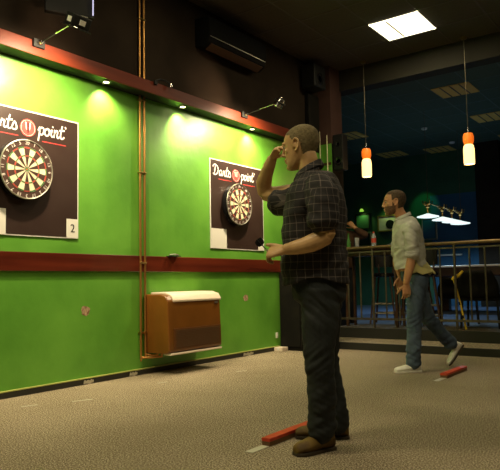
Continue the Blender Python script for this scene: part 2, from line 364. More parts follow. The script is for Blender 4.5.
# wall x=0 seen from +x: reader's right is +y
def wp(cy, cz, u, v, x): return V((x, cy + u, cz + v))
def dartboard(cy, cz, label):
    R = 0.250; X0, X1 = 0.022, 0.085
    t = thing('dartboard', (X0, cy, cz), label, 'dartboard', 'dartboards on the green wall')
    MB().lathe([(R * 0.6, X0), (R, X0), (R, X1), (R * 0.985, X1 + 0.001), (0.5 * R, X1)], (0, cy, cz), (1, 0, 0), 64).build('board_body', M['blackg'], t, smooth=True)
    f = MB(); s = R / 0.2255
    radii = [0.0, 0.0065, 0.016, 0.097, 0.107, 0.160, 0.170]
    for i in range(20):
        a0 = PI / 2 - 2 * PI * (i - 0.5) / 20; a1 = a0 - 2 * PI / 20
        for j in range(6):
            r0, r1 = radii[j] * s, radii[j + 1] * s
            mt = M['dred'] if j == 0 else M['dgreen'] if j == 1 else (M['dred'] if i % 2 == 0 else M['dgreen']) if j in (3, 5) else (M['dblack'] if i % 2 == 0 else M['cream'])
            pts = []
            for k in range(4): a = a0 + (a1 - a0) * k / 3; pts.append(wp(cy, cz, math.cos(a) * r1, math.sin(a) * r1, X1 + 0.003))
            if j == 0: pts.append(wp(cy, cz, 0, 0, X1 + 0.003))
            else:
                for k in range(3, -1, -1): a = a0 + (a1 - a0) * k / 3; pts.append(wp(cy, cz, math.cos(a) * r0, math.sin(a) * r0, X1 + 0.003))
            f.add(pts, [tuple(range(len(pts)))], mt)
    f.build('playing_face', None, t)
    wv = MB()
    for rr in (0.016, 0.097, 0.107, 0.160, 0.170): 
        ring = [wp(cy, cz, math.cos(2 * PI * k / 48) * rr * s, math.sin(2 * PI * k / 48) * rr * s, X1 + 0.004) for k in range(49)]; wv.tube(ring, 0.0009, 5)
    for i in range(20):
        a = PI / 2 - 2 * PI * (i - 0.5) / 20; wv.tube([wp(cy, cz, math.cos(a) * q * s, math.sin(a) * q * s, X1 + 0.004) for q in (0.016, 0.170)], 0.0009, 5)
    wv.build('wire_spider', M['steel'], t, smooth=True)
    ring = [wp(cy, cz, math.cos(2 * PI * k / 64) * R * 0.975, math.sin(2 * PI * k / 64) * R * 0.975, X1 + 0.004) for k in range(65)]
    MB().tube(ring, 0.0065, 8).build('rim_ring', M['steel'], t, smooth=True)
    nr_ = MB().lathe([(0.171 * s, X1 + 0.0025), (R * 0.96, X1 + 0.0025)], (0, cy, cz), (1, 0, 0), 64, cap=False).build('number_ring', M['dblack'], t)
    for i, num in enumerate(NUM):
        vs, fs = text_mesh(str(num), 0.040); a = PI / 2 - 2 * PI * i / 20; cx_, cz_ = math.cos(a) * 0.198 * s, math.sin(a) * 0.198 * s
        MB().add([wp(cy, cz, cx_ + p.x * math.cos(a - PI / 2) - p.y * math.sin(a - PI / 2), cz_ + p.x * math.sin(a - PI / 2) + p.y * math.cos(a - PI / 2), X1 + 0.004 + p.z) for p in vs], fs).build('numeral', M['inkw'], nr_)
    return t
dartboard(2.95, 1.85, 'near dartboard with full number ring, on the poster whose corner card reads 2')
dartboard(5.84, 1.825, 'far dartboard beside the head and raised arm of the man in plaid')

# script lettering drawn as strokes (u right, v up, x-height 1)
STROKE = {
 'D': ([[(0.15, 0.0), (0.35, 0.8), (0.55, 1.75)], [(-0.15, 1.45), (0.1, 1.8), (0.6, 1.85), (1.15, 1.55), (1.3, 1.0), (1.05, 0.35), (0.55, 0.0), (0.15, 0.0), (-0.15, 0.2)]], 1.6),
 'a': ([[(0.75, 0.85), (0.45, 1.0), (0.15, 0.75), (0.0, 0.35), (0.15, 0.0), (0.45, 0.1), (0.75, 0.85), (0.65, 0.25), (0.8, 0.0), (1.1, 0.2)]], 1.05),
 'r': ([[(0.0, 0.3), (0.25, 1.05), (0.3, 0.85), (0.6, 0.9), (0.5, 0.3), (0.65, 0.0), (0.95, 0.2)]], 0.9),
 't': ([[(0.45, 1.75), (0.2, 0.7), (0.2, 0.1), (0.45, 0.0), (0.75, 0.25)], [(0.0, 1.1), (0.8, 1.2)]], 0.72),
 's': ([[(0.0, 0.2), (0.4, 1.05), (0.7, 0.4), (0.55, 0.02), (0.1, 0.05)]], 0.9),
 'p': ([[(0.0, 0.55), (0.3, 1.0), (0.0, -0.85)], [(0.2, 0.55), (0.5, 1.0), (0.85, 0.85), (0.8, 0.3), (0.5, 0.0), (0.2, 0.15)]], 1.0),
 'o': ([[(0.45, 1.0), (0.1, 0.75), (0.0, 0.3), (0.25, 0.0), (0.6, 0.15), (0.75, 0.6), (0.5, 1.0), (0.95, 0.75)]], 0.98),
 'i': ([[(0.2, 0.95), (0.05, 0.3), (0.2, 0.0), (0.5, 0.2)], [(0.3, 1.35), (0.33, 1.42)]], 0.5),
 'n': ([[(0.1, 1.0), (0.0, 0.0)], [(0.05, 0.5), (0.4, 1.0), (0.6, 0.8), (0.5, 0.2), (0.65, 0.0), (0.9, 0.2)]], 0.9),
 "'": ([[(0.25, 1.75), (0.3, 1.55)]], 0.4)}
def ribbon(mb, pts, wdt, to3):
    P, _ = spline([V((a, c, 0)) for a, c in pts], [1] * len(pts), 4) if len(pts) > 2 else ([V((a, c, 0)) for a, c in pts], 0)
    q = []
    for i, p in enumerate(P):
        d = (P[min(i + 1, len(P) - 1)] - P[max(i - 1, 0)]).normalized(); nn = V((-d.y, d.x, 0)) * wdt / 2
        if i == 0: p = p - d * wdt * 0.3
        if i == len(P) - 1: p = p + d * wdt * 0.3
        q.append((p + nn, p - nn))
    vs = [to3(p) for pr in q for p in pr]
    mb.add(vs, [(2 * i, 2 * i + 1, 2 * i + 3, 2 * i + 2) for i in range(len(q) - 1)])
def script(mb, word, y0, z0, size, x, width=0.26, tilt=0.0):
    cur = 0
    for ch in word:
        st, adv = STROKE[ch]
        for s_ in st:
            ribbon(mb, s_, width, lambda p, c=cur: V((x, y0 + (p.x + c) * size, z0 + p.y * size + (p.x + c) * size * tilt)))
        cur += adv
    return cur * size
def poster(y0, y1, z0, z1, cyb, label, left_card, right_card, num):
    t = thing('dart_poster', (0.002, (y0 + y1) / 2, z0), label, 'poster', 'dart backing posters')
    MB().box((0.001, y0, z0), (0.010, y1, z1)).build('white_border', M['white'], t)
    MB().box((0.010, y0 + 0.012, z0 + 0.012), (0.0125, y1 - 0.012, z1 - 0.012)).build('printed_board', M['poster'], t)
    x = 0.0135; cyl = cyb + 0.02; cz = z1 - 0.150
    MB().lathe([(0.001, x - 0.001), (0.075, x - 0.001), (0.075, x), (0.001, x + 0.0002)], (0, cyl, cz), (1, 0, 0), 40).build('round_logo', M['logopink'], t)
    d = MB(); X = x + 0.0012
    d.add([(X, cyl - 0.006, cz - 0.045), (X, cyl + 0.006, cz - 0.045), (X, cyl + 0.010, cz + 0.045), (X, cyl - 0.010, cz + 0.045)], [(0, 1, 2, 3)])
    d.build('logo_dart', M['poster'], t)
    for sg in (-1, 1):
        d = MB(); d.add([(X, cyl + sg * 0.012, cz - 0.02), (X, cyl + sg * 0.020, cz - 0.01), (X, cyl + sg * 0.026, cz + 0.050), (X, cyl + sg * 0.014, cz + 0.045)], [(0, 1, 2, 3)]); d.build('logo_flight', M['inkw'], t)
    d = MB(); d.tube([(x, cyl + math.cos(2 * PI * k / 32) * 0.066, cz + math.sin(2 * PI * k / 32) * 0.066) for k in range(33)], 0.0016, 5)
    d.build('logo_ring', M['inkw'], t)
    wm = MB(); script(wm, 'Darts', cyl - 0.425, cz - 0.035, 0.064, x, 0.21, 0.0); wm.build('script_word', M['inkw'], t)
    wm = MB(); script(wm, "point'", cyl + 0.100, cz - 0.035, 0.064, x, 0.21, 0.0); wm.build('script_word', M['inkw'], t)
    MB().box((x - 0.001, cyl - 0.34, cz - 0.085), (x, cyl - 0.09, cz - 0.077)).build('red_underline', M['inkred'], t)
    MB().box((x - 0.001, cyl + 0.14, cz - 0.095), (x, cyl + 0.385, cz - 0.087)).build('red_underline', M['inkred'], t)
    MB().box((0.0125, y0 + 0.004, z0 + 0.004), (0.0145, y0 + left_card[0], z0 + left_card[1])).build('blank_white_card', M['white'], t)
    c = MB().box((0.0125, y1 - right_card[0], z0 + 0.004), (0.0145, y1 - 0.004, z0 + right_card[1])).build('white_number_card', M['white'], t)
    if num:
        vs, fs = text_mesh(num, 0.105); MB().add([V((0.0152 + p.z, y1 - right_card[0] / 2 + p.x, z0 + right_card[1] / 2 + p.y)) for p in vs], fs).build('card_numeral', M['black'], c)
poster(2.445, 3.53, 1.305, 2.372, 2.985, 'near black dart poster with pink round logo, corner card reading 2', (0.365, 0.215), (0.13, 0.175), '2')
poster(5.385, 6.445, 1.285, 2.337, 5.855, 'far black dart poster with pink round logo and larger blank white card', (0.29, 0.235), (0.13, 0.155), None)

# ------------------------------------------------------------------ things on the left wall
# convector heater
t = thing('wall_heater', (0, 4.76, 0.2), 'brown wall heater with ivory lid below the dado rail', 'heater')
def prism(prof, y0, y1, mb, m=None):
    n = len(prof); vs = [(x, y0, z) for x, z in prof] + [(x, y1, z) for x, z in prof]
    return mb.add(vs, [tuple(range(n)), tuple(reversed(range(n, 2 * n)))] + [(i, (i + 1) % n, n + (i + 1) % n, n + i) for i in range(n)], m)
prism([(0.0, 0.205), (0.30, 0.205), (0.345, 0.23), (0.325, 0.72), (0.29, 0.765), (0.22, 0.785), (0.0, 0.785)], 4.35, 5.15, MB()).build('casing', M['heatbrown'], t, smooth=True, bevel=0.014, bseg=4)
prism([(0.02, 0.778), (0.21, 0.778), (0.282, 0.760), (0.320, 0.715), (0.333, 0.705), (0.336, 0.725), (0.300, 0.778), (0.22, 0.803), (0.02, 0.805)], 4.42, 5.16, MB()).build('lid', M['lid'], t, smooth=True, bevel=0.005, bseg=2)
g = prism([(0.3435, 0.250), (0.3515, 0.250), (0.3445, 0.448), (0.3365, 0.448)], 4.41, 5.135, MB()); gp = g.build('grille_panel', M['heatfront'], t, bevel=0.002)
g = MB()
for k in range(11):
    z = 0.268 + k * 0.0155; xo = 0.3515 - (z - 0.25) * 0.035
    g.box((xo - 0.001, 4.44, z), (xo + 0.003, 5.105, z + 0.007))
g.build('louvre', M['heatslat'], gp)
prism([(0.25, 0.192), (0.345, 0.192), (0.352, 0.200), (0.349, 0.213), (0.25, 0.207)], 4.37, 5.14, MB()).build('bottom_strip', M['lid'], t, bevel=0.002)
MB().box((0.330, 5.05, 0.675), (0.339, 5.10, 0.695)).build('badge', M['steel'], t)
# copper pipes
t = thing('copper_pipe', (0.03, 4.3, 0.1), 'pair of vertical copper pipes on the green wall, bending into the heater', 'pipe')
for y, zb, ym in ((4.275, 0.165, 4.46), (4.335, 0.185, 4.40)):
    x = 0.028
    P, R = spline([(x, y, 4.1), (x, y, 1.0), (x, y, zb + 0.04), (x + 0.004, y + 0.008, zb + 0.008), (x + 0.03, y + 0.04, zb), (x + 0.10, ym, zb)], [0.011] * 6, 5)
    MB().tube(P, 0.0115, 10).build('pipe_run', M['copper'], t, smooth=True)
    MB().tube([(x + 0.10, ym, zb - 0.005), (x + 0.10, ym, 0.22)], 0.013, 10).build('elbow', M['copper'], t, smooth=True)
for z in (0.4, 1.09, 2.0, 2.75, 3.6):
    MB().box((0.0, 4.262, z), (0.045, 4.348, z + 0.018)).build('pipe_clip', M['brass'], t, bevel=0.003)
# little coat hook / bracket on the dado between the pipes and the far poster
t = thing('wall_bracket', (0.03, 4.73, 1.17), 'small dark metal bracket lying on the dado rail above the heater', 'bracket')
MB().box((0.002, 4.66, 1.172), (0.09, 4.80, 1.180)).build('plate', M['black'], t, bevel=0.002)
MB().tube([(0.05, 4.66, 1.188), (0.07, 4.73, 1.195), (0.05, 4.80, 1.188)], 0.008, 8).build('rod', M['steel'], t, smooth=True)
# air conditioner
t = thing('air_conditioner', (0, 5.5, 3.45), 'black wall air conditioner high on the dark upper wall', 'air conditioner')
prism([(0.0, 3.58), (0.12, 3.56), (0.20, 3.61), (0.23, 3.72), (0.22, 3.90), (0.0, 3.92)], 5.16, 6.28, MB()).build('casing', M['dull'], t, smooth=True, bevel=0.012, bseg=3)
prism([(0.11, 3.555), (0.198, 3.602), (0.204, 3.594), (0.115, 3.545)], 5.22, 6.22, MB()).build('air_flap', M['darkwood'], t)
MB().box((0.215, 5.18, 3.668), (0.222, 6.26, 3.673)).build('trim_line', M['steel'], t)
# arm lamps
def arm_lamp(y, label, tilt, vivid):
    t = thing('arm_lamp', (0.18, y, 2.9), label, 'lamp', 'lamps on arms above the dartboards')
    MB().box((0.18, y - 0.055, 2.865), (0.205, y + 0.055, 2.935)).build('wall_plate', M['black'], t, bevel=0.005)
    MB().lathe([(0.018, 0.0), (0.022, 0.02), (0.012, 0.04)], (0.2, y, 2.905), (1, 0, 0), 14).build('swivel_joint', M['chrome'], t, smooth=True)
    MB().tube([(0.21, y, 2.905), (0.42, y, 2.93)], 0.008, 10).build('arm', M['black'], t, smooth=True)
    MB().tube([(0.40, y, 2.928), (0.64, y, 2.955)], 0.006, 10).build('arm', M['chrome'], t, smooth=True)
    MB().ball((0.645, y, 2.955), 0.018, n=12).build('arm_joint', M['chrome'], t, smooth='all')
    h = V((0.70, y, 2.95)); ax = V((-0.62, 0, -0.78)).normalized()
    if vivid:
        MB().lathe([(0.020, -0.06), (0.045, -0.05), (0.055, -0.01), (0.062, 0.04), (0.058, 0.045), (0.05, 0.01), (0.003, 0.005)], h, ax, 22).build('lamp_head', M['chrome'], t, smooth=True)
        MB().lathe([(0.07, -0.02), (0.073, -0.01), (0.07, 0.0)], h, ax, 22).build('head_ring', M['black'], t, smooth=True)
        MB().ball(h + V((0.02, 0, 0.055)), 0.016, n=10).build('knob', M['chrome'], t, smooth='all')
    else:
        rot = Matrix.Rotation(math.radians(28), 3, 'Y')
        MB().box(h - V((0.05, 0.085, 0.045)), h + V((0.06, 0.085, 0.05)), rot=rot).build('lamp_head', M['black'], t, bevel=0.008)
        MB().box(h + V((-0.07, -0.1, -0.055)), h + V((0.07, 0.1, -0.045)), rot=rot, piv=h).build('head_flange', M['black'], t, bevel=0.003)
        MB().box(h + V((-0.01, -0.090, -0.02)), h + V((0.04, -0.085, 0.022)), rot=rot, piv=h).build('white_sticker', M['white'], t)
        MB().box(h + V((0.058, -0.022, -0.018)), h + V((0.066, 0.030, 0.022)), rot=rot, piv=h).build('white_sticker', M['white'], t)
        MB().tube([h + V((-0.05, -0.07, 0.03)), h + V((-0.02, 0, 0.06)), h + V((0.05, 0.06, 0.04))], 0.005, 8).build('bail', M['steel'], t, smooth=True)
    MB().ball(h + ax * 0.034, (0.018, 0.018, 0.018), n=12).build('bulb', M['bulb'], t, smooth='all')
arm_lamp(2.98, 'black box lamp with white sticker on arm above the near dartboard', 0, False)
arm_lamp(5.83, 'chrome round lamp on arm above the far dartboard, by the plaid man\'s head', 0, True)
t = thing('clip_bracket', (0.18, 4.45, 2.92), 'small black clamp with chrome tip on the beam, between the two arm lamps', 'bracket')
MB().tube([(0.17, 4.33, 2.93), (0.19, 4.40, 2.965), (0.20, 4.47, 2.97), (0.21, 4.53, 2.945)], 0.009, 8).build('hook', M['black'], t, smooth=True)
MB().lathe([(0.010, 0), (0.016, -0.02), (0.012, -0.045)], (0.212, 4.54, 2.955), (0, 0, 1), 12).build('tip', M['chrome'], t, smooth=True)
MB().box((0.178, 4.32, 2.90), (0.2, 4.36, 2.935)).build('clamp', M['black'], t)
# hung screen above the near lamp
t = thing('hanging_screen', (0.36, 3.2, 3.2), 'black flat screen hanging at the top left above the near lamp', 'screen')
rz = Matrix.Rotation(math.atan2(3.375 - 3.039, 0.400 - 0.232), 3, 'Z')
c0 = V((0.316, 3.207, 3.55))
MB().box(c0 - V((0.22, 0.03, 0.36)), c0 + V((0.185, 0.03, 0.36)), rot=rz).build('casing', M['black'], t, bevel=0.006)
MB().box(c0 + V((0.178, -0.034, -0.34)), c0 + V((0.186, -0.02, 0.34)), rot=rz, piv=c0).build('lit_edge', M['tiledge'], t)
MB().box(c0 + V((-0.02, 0.0, 0.35)), c0 + V((0.02, 0.03, 0.55)), rot=rz, piv=c0).build('hanger', M['black'], t)
# loudspeaker and conduit in the far corner
t = thing('loudspeaker', (0.0, 7.55, 3.7), 'black loudspeaker mounted high in the far left corner', 'speaker')
MB().box((0.04, 7.42, 3.66), (0.26, 7.74, 3.99)).build('cabinet', M['black'], t, bevel=0.015)
MB().lathe([(0.09, 0), (0.085, 0.006), (0.03, -0.002)], (0.26, 7.58, 3.79), (1, 0, 0), 24).build('driver', M['blackg'], t, smooth=True)
MB().box((0.0, 7.54, 3.78), (0.05, 7.62, 3.86)).build('bracket', M['black'], t)
t = thing('cable_duct', (0.0, 7.75, 2.95), 'dark vertical duct running down the wall under the corner loudspeaker', 'duct')
MB().box((0.0, 7.56, 2.93), (0.07, 7.86, 3.62)).build('duct_cover', M['cabinet'], t, bevel=0.01)
# black cupboard at the wall's end
t = thing('black_cupboard', (0.3, 6.95, 0), 'low black cupboard at the end of the green wall behind the plaid man', 'cupboard')
MB().box((0.022, 6.76, 0.0), (0.66, 7.18, 1.0)).build('body', M['cabinet'], t, bevel=0.004)
MB().box((0.035, 6.745, 0.05), (0.335, 6.76, 0.97)).build('door', M['cabinet'], t, bevel=0.003)
MB().box((0.345, 6.745, 0.05), (0.645, 6.76, 0.97)).build('door', M['cabinet'], t, bevel=0.003)
t = thing('floor_socket', (0.08, 6.66, 0), 'cream socket box on the carpet at the end of the skirting', 'socket')
MB().box((0.024, 6.60, 0), (0.15, 6.74, 0.05)).build('box', M['lid'], t, bevel=0.006)
MB().lathe([(0.018, 0), (0.014, 0.003), (0.002, 0.002)], (0.09, 6.60, 0.027), (0, -1, 0), 14).build('outlet', M['white'], t)
t = thing('wall_switch', (0.001, 6.69, 0.19), 'tiny white switch at the lower end of the green wall', 'switch')
MB().box((0.0, 6.68, 0.16), (0.014, 6.72, 0.23)).build('plate', M['white'], t, bevel=0.003)
MB().box((0.014, 6.690, 0.18), (0.018, 6.710, 0.21)).build('rocker', M['white'], t)
# paper scraps by the skirting
for (x, y, a, sx, sy, lb) in ((0.022, 3.64, 0.0, 0.003, 0.055, 'white paper scrap stuck to the skirting under the near poster'), (0.022, 4.18, 0.0, 0.003, 0.05, 'grey paper scrap on the skirting just left of the pipes'), (0.022, 6.05, 0, 0.003, 0.10, 'long pale scrap on the skirting between heater and cupboard')):
    mb = MB(); n = 8
    vs = [(x + 0.002 * math.sin(k * 1.7), y - sy + 2 * sy * k / n, 0.006 + 0.004 * math.sin(k)) for k in range(n + 1)] + [(x + 0.004, y - sy + 2 * sy * k / n, 0.038 + 0.006 * math.sin(2.3 * k)) for k in range(n + 1)]
    mb.add(vs, [(k, k + 1, n + 2 + k, n + 1 + k) for k in range(n)]); o = mb.build('paper_scrap', M['tape']); tag(o, lb, 'paper', 'scraps along the skirting')
for (x, y, a, ln, lb) in ((0.56, 4.03, 1.3, 0.10, 'white fleck on the carpet in front of the heater\'s near end'), (0.62, 3.1, 1.2, 0.16, 'pale scuff strip on the carpet below the near dartboard'), (0.45, 2.75, 1.25, 0.12, 'pale scuff strip on the carpet at the left edge'), (0.75, 4.95, 1.2, 0.12, 'pale scuff strip on the carpet in front of the heater\'s far end')):
    o = MB().box((x - 0.008, y - ln / 2, 0.001), (x + 0.008, y + ln / 2, 0.003), rot=Matrix.Rotation(a - PI / 2, 3, 'Z')).build('carpet_tape', M['tape']); tag(o, lb, 'tape', 'pale marks on the carpet')
# bare patches where fixings were torn out
def patch(y, z, r, lb):
    mb = MB(); n = 22; vs = [(0.0015, y, z)]
    for k in range(n):
        q = r * (0.8 + 0.35 * noise.noise(V((k * 0.9, y, z)))); vs.append((0.0012, y + math.cos(2 * PI * k / n) * q * 1.25, z + math.sin(2 * PI * k / n) * q))
    mb.add(vs, [(0, 1 + k, 1 + (k + 1) % n) for k in range(n)]); mb.ball((0.001, y, z - r * 0.1), (0.003, r * 0.25, r * 0.3), n=8)
    tag(mb.build('plaster_patch', M['stain']), lb, 'patch', 'bare plaster patches')
patch(3.62, 0.655, 0.052, 'bare plaster spot on the green wall left of the heater')
patch(6.05, 0.70, 0.048, 'bare plaster spot on the green wall right of the heater')

# ------------------------------------------------------------------ oche bars
def oche(x, y0, y1, w, h, ang, lb, lb2, ty0, ty1):
    t = thing('oche_bar', (x, y0, 0), lb, 'throw line bar', 'red throw line bars')
    rot = Matrix.Rotation(ang, 3, 'Z'); pv = (x, y0, 0)
    MB().box((x - w / 2, y0, h * 0.55), (x + w / 2, y1, h), rot=rot, piv=pv).build('painted_top', M['redpaint'], t, bevel=0.003)
    MB().box((x - w / 2 + 0.002, y0 + 0.002, 0), (x + w / 2 - 0.002, y1 - 0.002, h * 0.55), rot=rot, piv=pv).build('wooden_batten', M['woodedge'], t)
    o = MB().box((x - 0.024, ty0, 0.001), (x + 0.024, ty1, 0.003), rot=rot, piv=pv).build('floor_tape', M['tape']); tag(o, lb2, 'tape', 'tape marks at the throw lines')
oche(2.572, 2.775, 3.36, 0.056, 0.042, 0.0, 'orange-red throw line bar beside the plaid man\'s brown boots', 'pale tape strip at the near end of the bar by the brown boots', 2.62, 2.772)
oche(2.605, 5.50, 6.08, 0.065, 0.042, 0.0, 'red throw line bar behind the man in white trainers', 'pale tape strip at the near end of the bar by the white trainers', 5.30, 5.50)

# ------------------------------------------------------------------ ceiling fittings
def panel(cx, cy, z, lit, lb, cat='ceiling light', group=None, strips=4, s=0.315):
    t = thing('ceiling_light', (cx, cy, z), lb, cat, group)
    f = MB()
    for a, b_ in (((cx - s, cy - s), (cx + s, cy - s + 0.018)), ((cx - s, cy + s - 0.018), (cx + s, cy + s)), ((cx - s, cy - s), (cx - s + 0.018, cy + s)), ((cx + s - 0.018, cy - s), (cx + s, cy + s))):
        f.box((*a, z - 0.016), (*b_, z - 0.004))
    f.build('frame', M['panel'] if lit else M['panel_off'], t)
    MB().box((cx - s + 0.018, cy - s + 0.018, z - 0.012), (cx + s - 0.018, cy + s - 0.018, z - 0.006)).build('diffuser', M['panel'] if lit else M['panel_off'], t)
    if not lit:
        g = MB()
        for k in range(1, strips): g.box((cx - s + 2 * s * k / strips - 0.010, cy - s, z - 0.018), (cx - s + 2 * s * k / strips + 0.010, cy + s, z - 0.010))
        g.build('louvre_bar', M['tee1'], t)
    else:
        MB().box((cx - s * 0.32 - 0.008, cy - s + 0.018, z - 0.017), (cx - s * 0.32 + 0.008, cy + s - 0.018, z - 0.011)).build('louvre_bar', M['brass'], t)
panel(1.645, 7.275, 4.098, True, 'large bright square ceiling light near the top of the picture')
for (x, y) in PANELS[1:]:  # out-of-view panels, added as light for the front of the hall
    panel(x, y, 4.098, True, 'unseen square ceiling light added to light the throwing area', group='added ceiling lights nearer the camera')
for x, y, lb in ((1.31, 10.36, 'unlit square ceiling light just left of the right pendant lamp\'s cord'), (1.30, 12.55, 'unlit square ceiling light at the right edge, above the right pendant'),
                 (-1.69, 14.65, 'unlit square ceiling light right of the left pendant lamp\'s cord'), (-1.62, 12.15, 'faint unlit ceiling light left of the left pendant lamp\'s cord'), (-0.55, 14.9, 'faint unlit ceiling light above the bearded man\'s head'), (1.30, 14.6, 'unlit ceiling light at the far right end of the back hall')):
    panel(x, y, 4.098, False, lb)
for x, y, lb in ((-0.07, 12.57, 'small round smoke detector between the two pendant lamps'), (-0.05, 14.3, 'small round detector farther back, just left of the right pendant')):
    t = thing('smoke_detector', (x, y, 4.09), lb, 'smoke detector', 'round ceiling detectors')
    MB().lathe([(0.065, 0), (0.06, -0.03), (0.04, -0.04), (0.004, -0.042)], (x, y, 4.097), (0, 0, 1), 22).build('housing', M['white'], t, smooth=True)
def pendant(x, y, lb):
    zt = 4.098; zb = 2.385; t = thing('pendant_lamp', (x, y, zt), lb, 'pendant lamp', 'amber glass pendant lamps')
    MB().lathe([(0.045, 0), (0.040, -0.02), (0.01, -0.03)], (x, y, zt), (0, 0, 1), 18).build('canopy', M['brass'], t, smooth=True)
    MB().tube([(x, y, zt - 0.02), (x, y, zb + 0.46)], 0.004, 6).build('cord', M['railmetal'], t, smooth=True)
    MB().tube([(x, y, zb + 0.40), (x, y, zb + 0.49)], 0.012, 10).build('socket', M['chrome'], t, smooth=True)
    MB().lathe([(0.01, zb + 0.415), (0.055, zb + 0.41), (0.068, zb + 0.37), (0.068, zb + 0.31), (0.058, zb + 0.275), (0.046, zb + 0.262)], (x, y, 0), (0, 0, 1), 24).build('amber_cap', M['amber'], t, smooth=True)
    MB().ball((x, y, zb + 0.335), 0.04, n=14).build('bulb', M['opal'], t, smooth='all')
    MB().lathe([(0.046, zb + 0.262), (0.062, zb + 0.245), (0.070, zb + 0.20), (0.070, zb + 0.02), (0.064, zb), (0.055, zb + 0.004)], (x, y, 0), (0, 0, 1), 24).build('opal_glass', M['opal'], t, smooth=True)
    light('POINT', 'pendant_bulb', (x, y, zb - 0.06), None, 3.5, (1.0, 0.62, 0.25), 0.05)
pendant(0.685, 8.12, 'left amber glass pendant lamp hanging from the ceiling')
pendant(2.14, 8.15, 'right amber glass pendant lamp, slightly larger in view')

# ------------------------------------------------------------------ pillar: cues and loudspeaker
for x, zt, lb in ((0.03, 3.14, 'left billiard cue upright on the green pillar'), (0.15, 3.07, 'right billiard cue upright on the green pillar')):
    t = thing('billiard_cue', (x, 7.93, zt - 1.45), lb, 'billiard cue', 'cues on the pillar')
    MB().tube([(x, 7.925, zt - 1.45), (x, 7.925, zt - 0.75)], [0.014, 0.010], 10).build('butt', M['darkwood'], t, smooth=True)
    MB().tube([(x, 7.925, zt - 0.75), (x, 7.925, zt - 0.02)], [0.010, 0.006], 10).build('shaft', M['cream'], t, smooth=True)
    MB().tube([(x, 7.925, zt - 0.02), (x, 7.925, zt)], 0.0065, 10).build('tip', M['mahog'], t, smooth=True)
t = thing('cue_rack', (0.13, 7.93, 1.6), 'small wooden cue rack on the green pillar', 'cue rack')
MB().box((0.01, 7.89, 1.57), (0.20, 7.95, 1.60)).build('shelf', M['darkwood'], t, bevel=0.003)
MB().box((0.01, 7.935, 2.60), (0.20, 7.95, 2.64)).build('clip_bar', M['darkwood'], t, bevel=0.003)
t = thing('wall_loudspeaker', (0.36, 8.05, 2.5), 'black loudspeaker on the side of the green pillar', 'speaker')
MB().box((0.215, 7.98, 2.52), (0.38, 8.14, 3.05)).build('cabinet', M['black'], t, bevel=0.012)
MB().lathe([(0.062, 0), (0.058, 0.008), (0.02, -0.004)], (0.30, 7.98, 2.65), (0, -1, 0), 24).build('driver', M['blackg'], t, smooth=True)
MB().lathe([(0.035, 0), (0.032, 0.006), (0.01, -0.004)], (0.30, 7.98, 2.90), (0, -1, 0), 20).build('tweeter', M['blackg'], t, smooth=True)

# ------------------------------------------------------------------ railing on the platform
RY = 7.93
t = thing('railing', (3, RY, 0.23), 'bronze metal railing with round handrail along the raised platform', 'railing')
MB().tube([(0.28, RY, 1.345), (7.9, RY, 1.345)], 0.024, 12).build('handrail', M['handrail'], t, smooth=True)
MB().box((0.28, RY - 0.008, 1.275), (7.9, RY + 0.008, 1.295)).build('upper_bar', M['railmetal'], t)
MB().box((0.28, RY - 0.014, 0.335), (7.9, RY + 0.014, 0.365)).build('lower_bar', M['railmetal'], t)
x = 0.43; k = 0
while x < 4.6:
    post = k % 6 == 2
    if post: MB().tube([(x, RY, 0.23), (x, RY, 1.33)], 0.017, 10).build('post', M['railmetal'], t, smooth=True)
    else: MB().tube([(x, RY, 0.345), (x, RY, 1.285)], 0.012, 8).build('baluster', M['railmetal'], t, smooth=True)
    x += 0.191; k += 1

# ------------------------------------------------------------------ bar table, bottles, stools
t = thing('bar_table', (0.75, 8.2, 0.23), 'dark wooden bar ledge standing behind the railing at the left', 'bar table')
MB().box((0.24, 8.0, 1.315), (1.17, 8.42, 1.355)).build('tabletop', M['darkwood'], t, bevel=0.006)
MB().box((0.28, 8.06, 1.235), (1.11, 8.36, 1.315)).build('apron', M['darkwood'], t)
for xx in (0.30, 1.06):
    for yy in (8.08, 8.32): MB().box((xx, yy, 0.23), (xx + 0.035, yy + 0.035, 1.24)).build('leg', M['darkwood'], t)
TZ = 1.355
t = thing('soft_drink_bottle', (0.765, 8.1, TZ), 'clear soft drink bottle with red label on the bar ledge', 'bottle')
MB().lathe([(0.030, 0), (0.034, 0.01), (0.034, 0.06), (0.030, 0.085), (0.034, 0.12), (0.030, 0.155), (0.014, 0.195), (0.012, 0.205)], (0.765, 8.1, TZ), n=18).build('bottle_body', M['coke'], t, smooth=True)
MB().lathe([(0.0345, 0.065), (0.0345, 0.13)], (0.765, 8.1, TZ), n=18, cap=False).build('label_wrap', M['redlabel'], t, smooth=True)
MB().lathe([(0.014, 0.20), (0.014, 0.222), (0.003, 0.224)], (0.765, 8.1, TZ), n=14).build('cap', M['redlabel'], t, smooth=True)
t = thing('green_bottle', (0.36, 8.12, TZ), 'green glass bottle at the left end of the bar ledge', 'bottle')
MB().lathe([(0.028, 0), (0.030, 0.01), (0.030, 0.11), (0.013, 0.16), (0.012, 0.22), (0.015, 0.225)], (0.355, 8.12, TZ), n=18).build('bottle_body', M['greenglass'], t, smooth=True)
t = thing('tall_glass', (0.43, 8.25, TZ), 'tall clear glass beside the green bottle on the bar ledge', 'glass')
MB().lathe([(0.026, 0), (0.028, 0.005), (0.034, 0.16), (0.031, 0.16), (0.025, 0.01)], (0.44, 8.22, TZ), n=18).build('glass_body', M['coke'], t, smooth=True)
t = thing('red_packet', (0.89, 8.1, TZ), 'flat red packet on the bar ledge right of the drink bottle', 'packet')
MB().box((0.84, 8.07, TZ), (0.93, 8.15, TZ + 0.022)).build('packet', M['redlabel'], t, bevel=0.004)
t = thing('ashtray', (1.02, 8.1, TZ), 'white dish on the bar ledge behind the bearded man', 'dish')
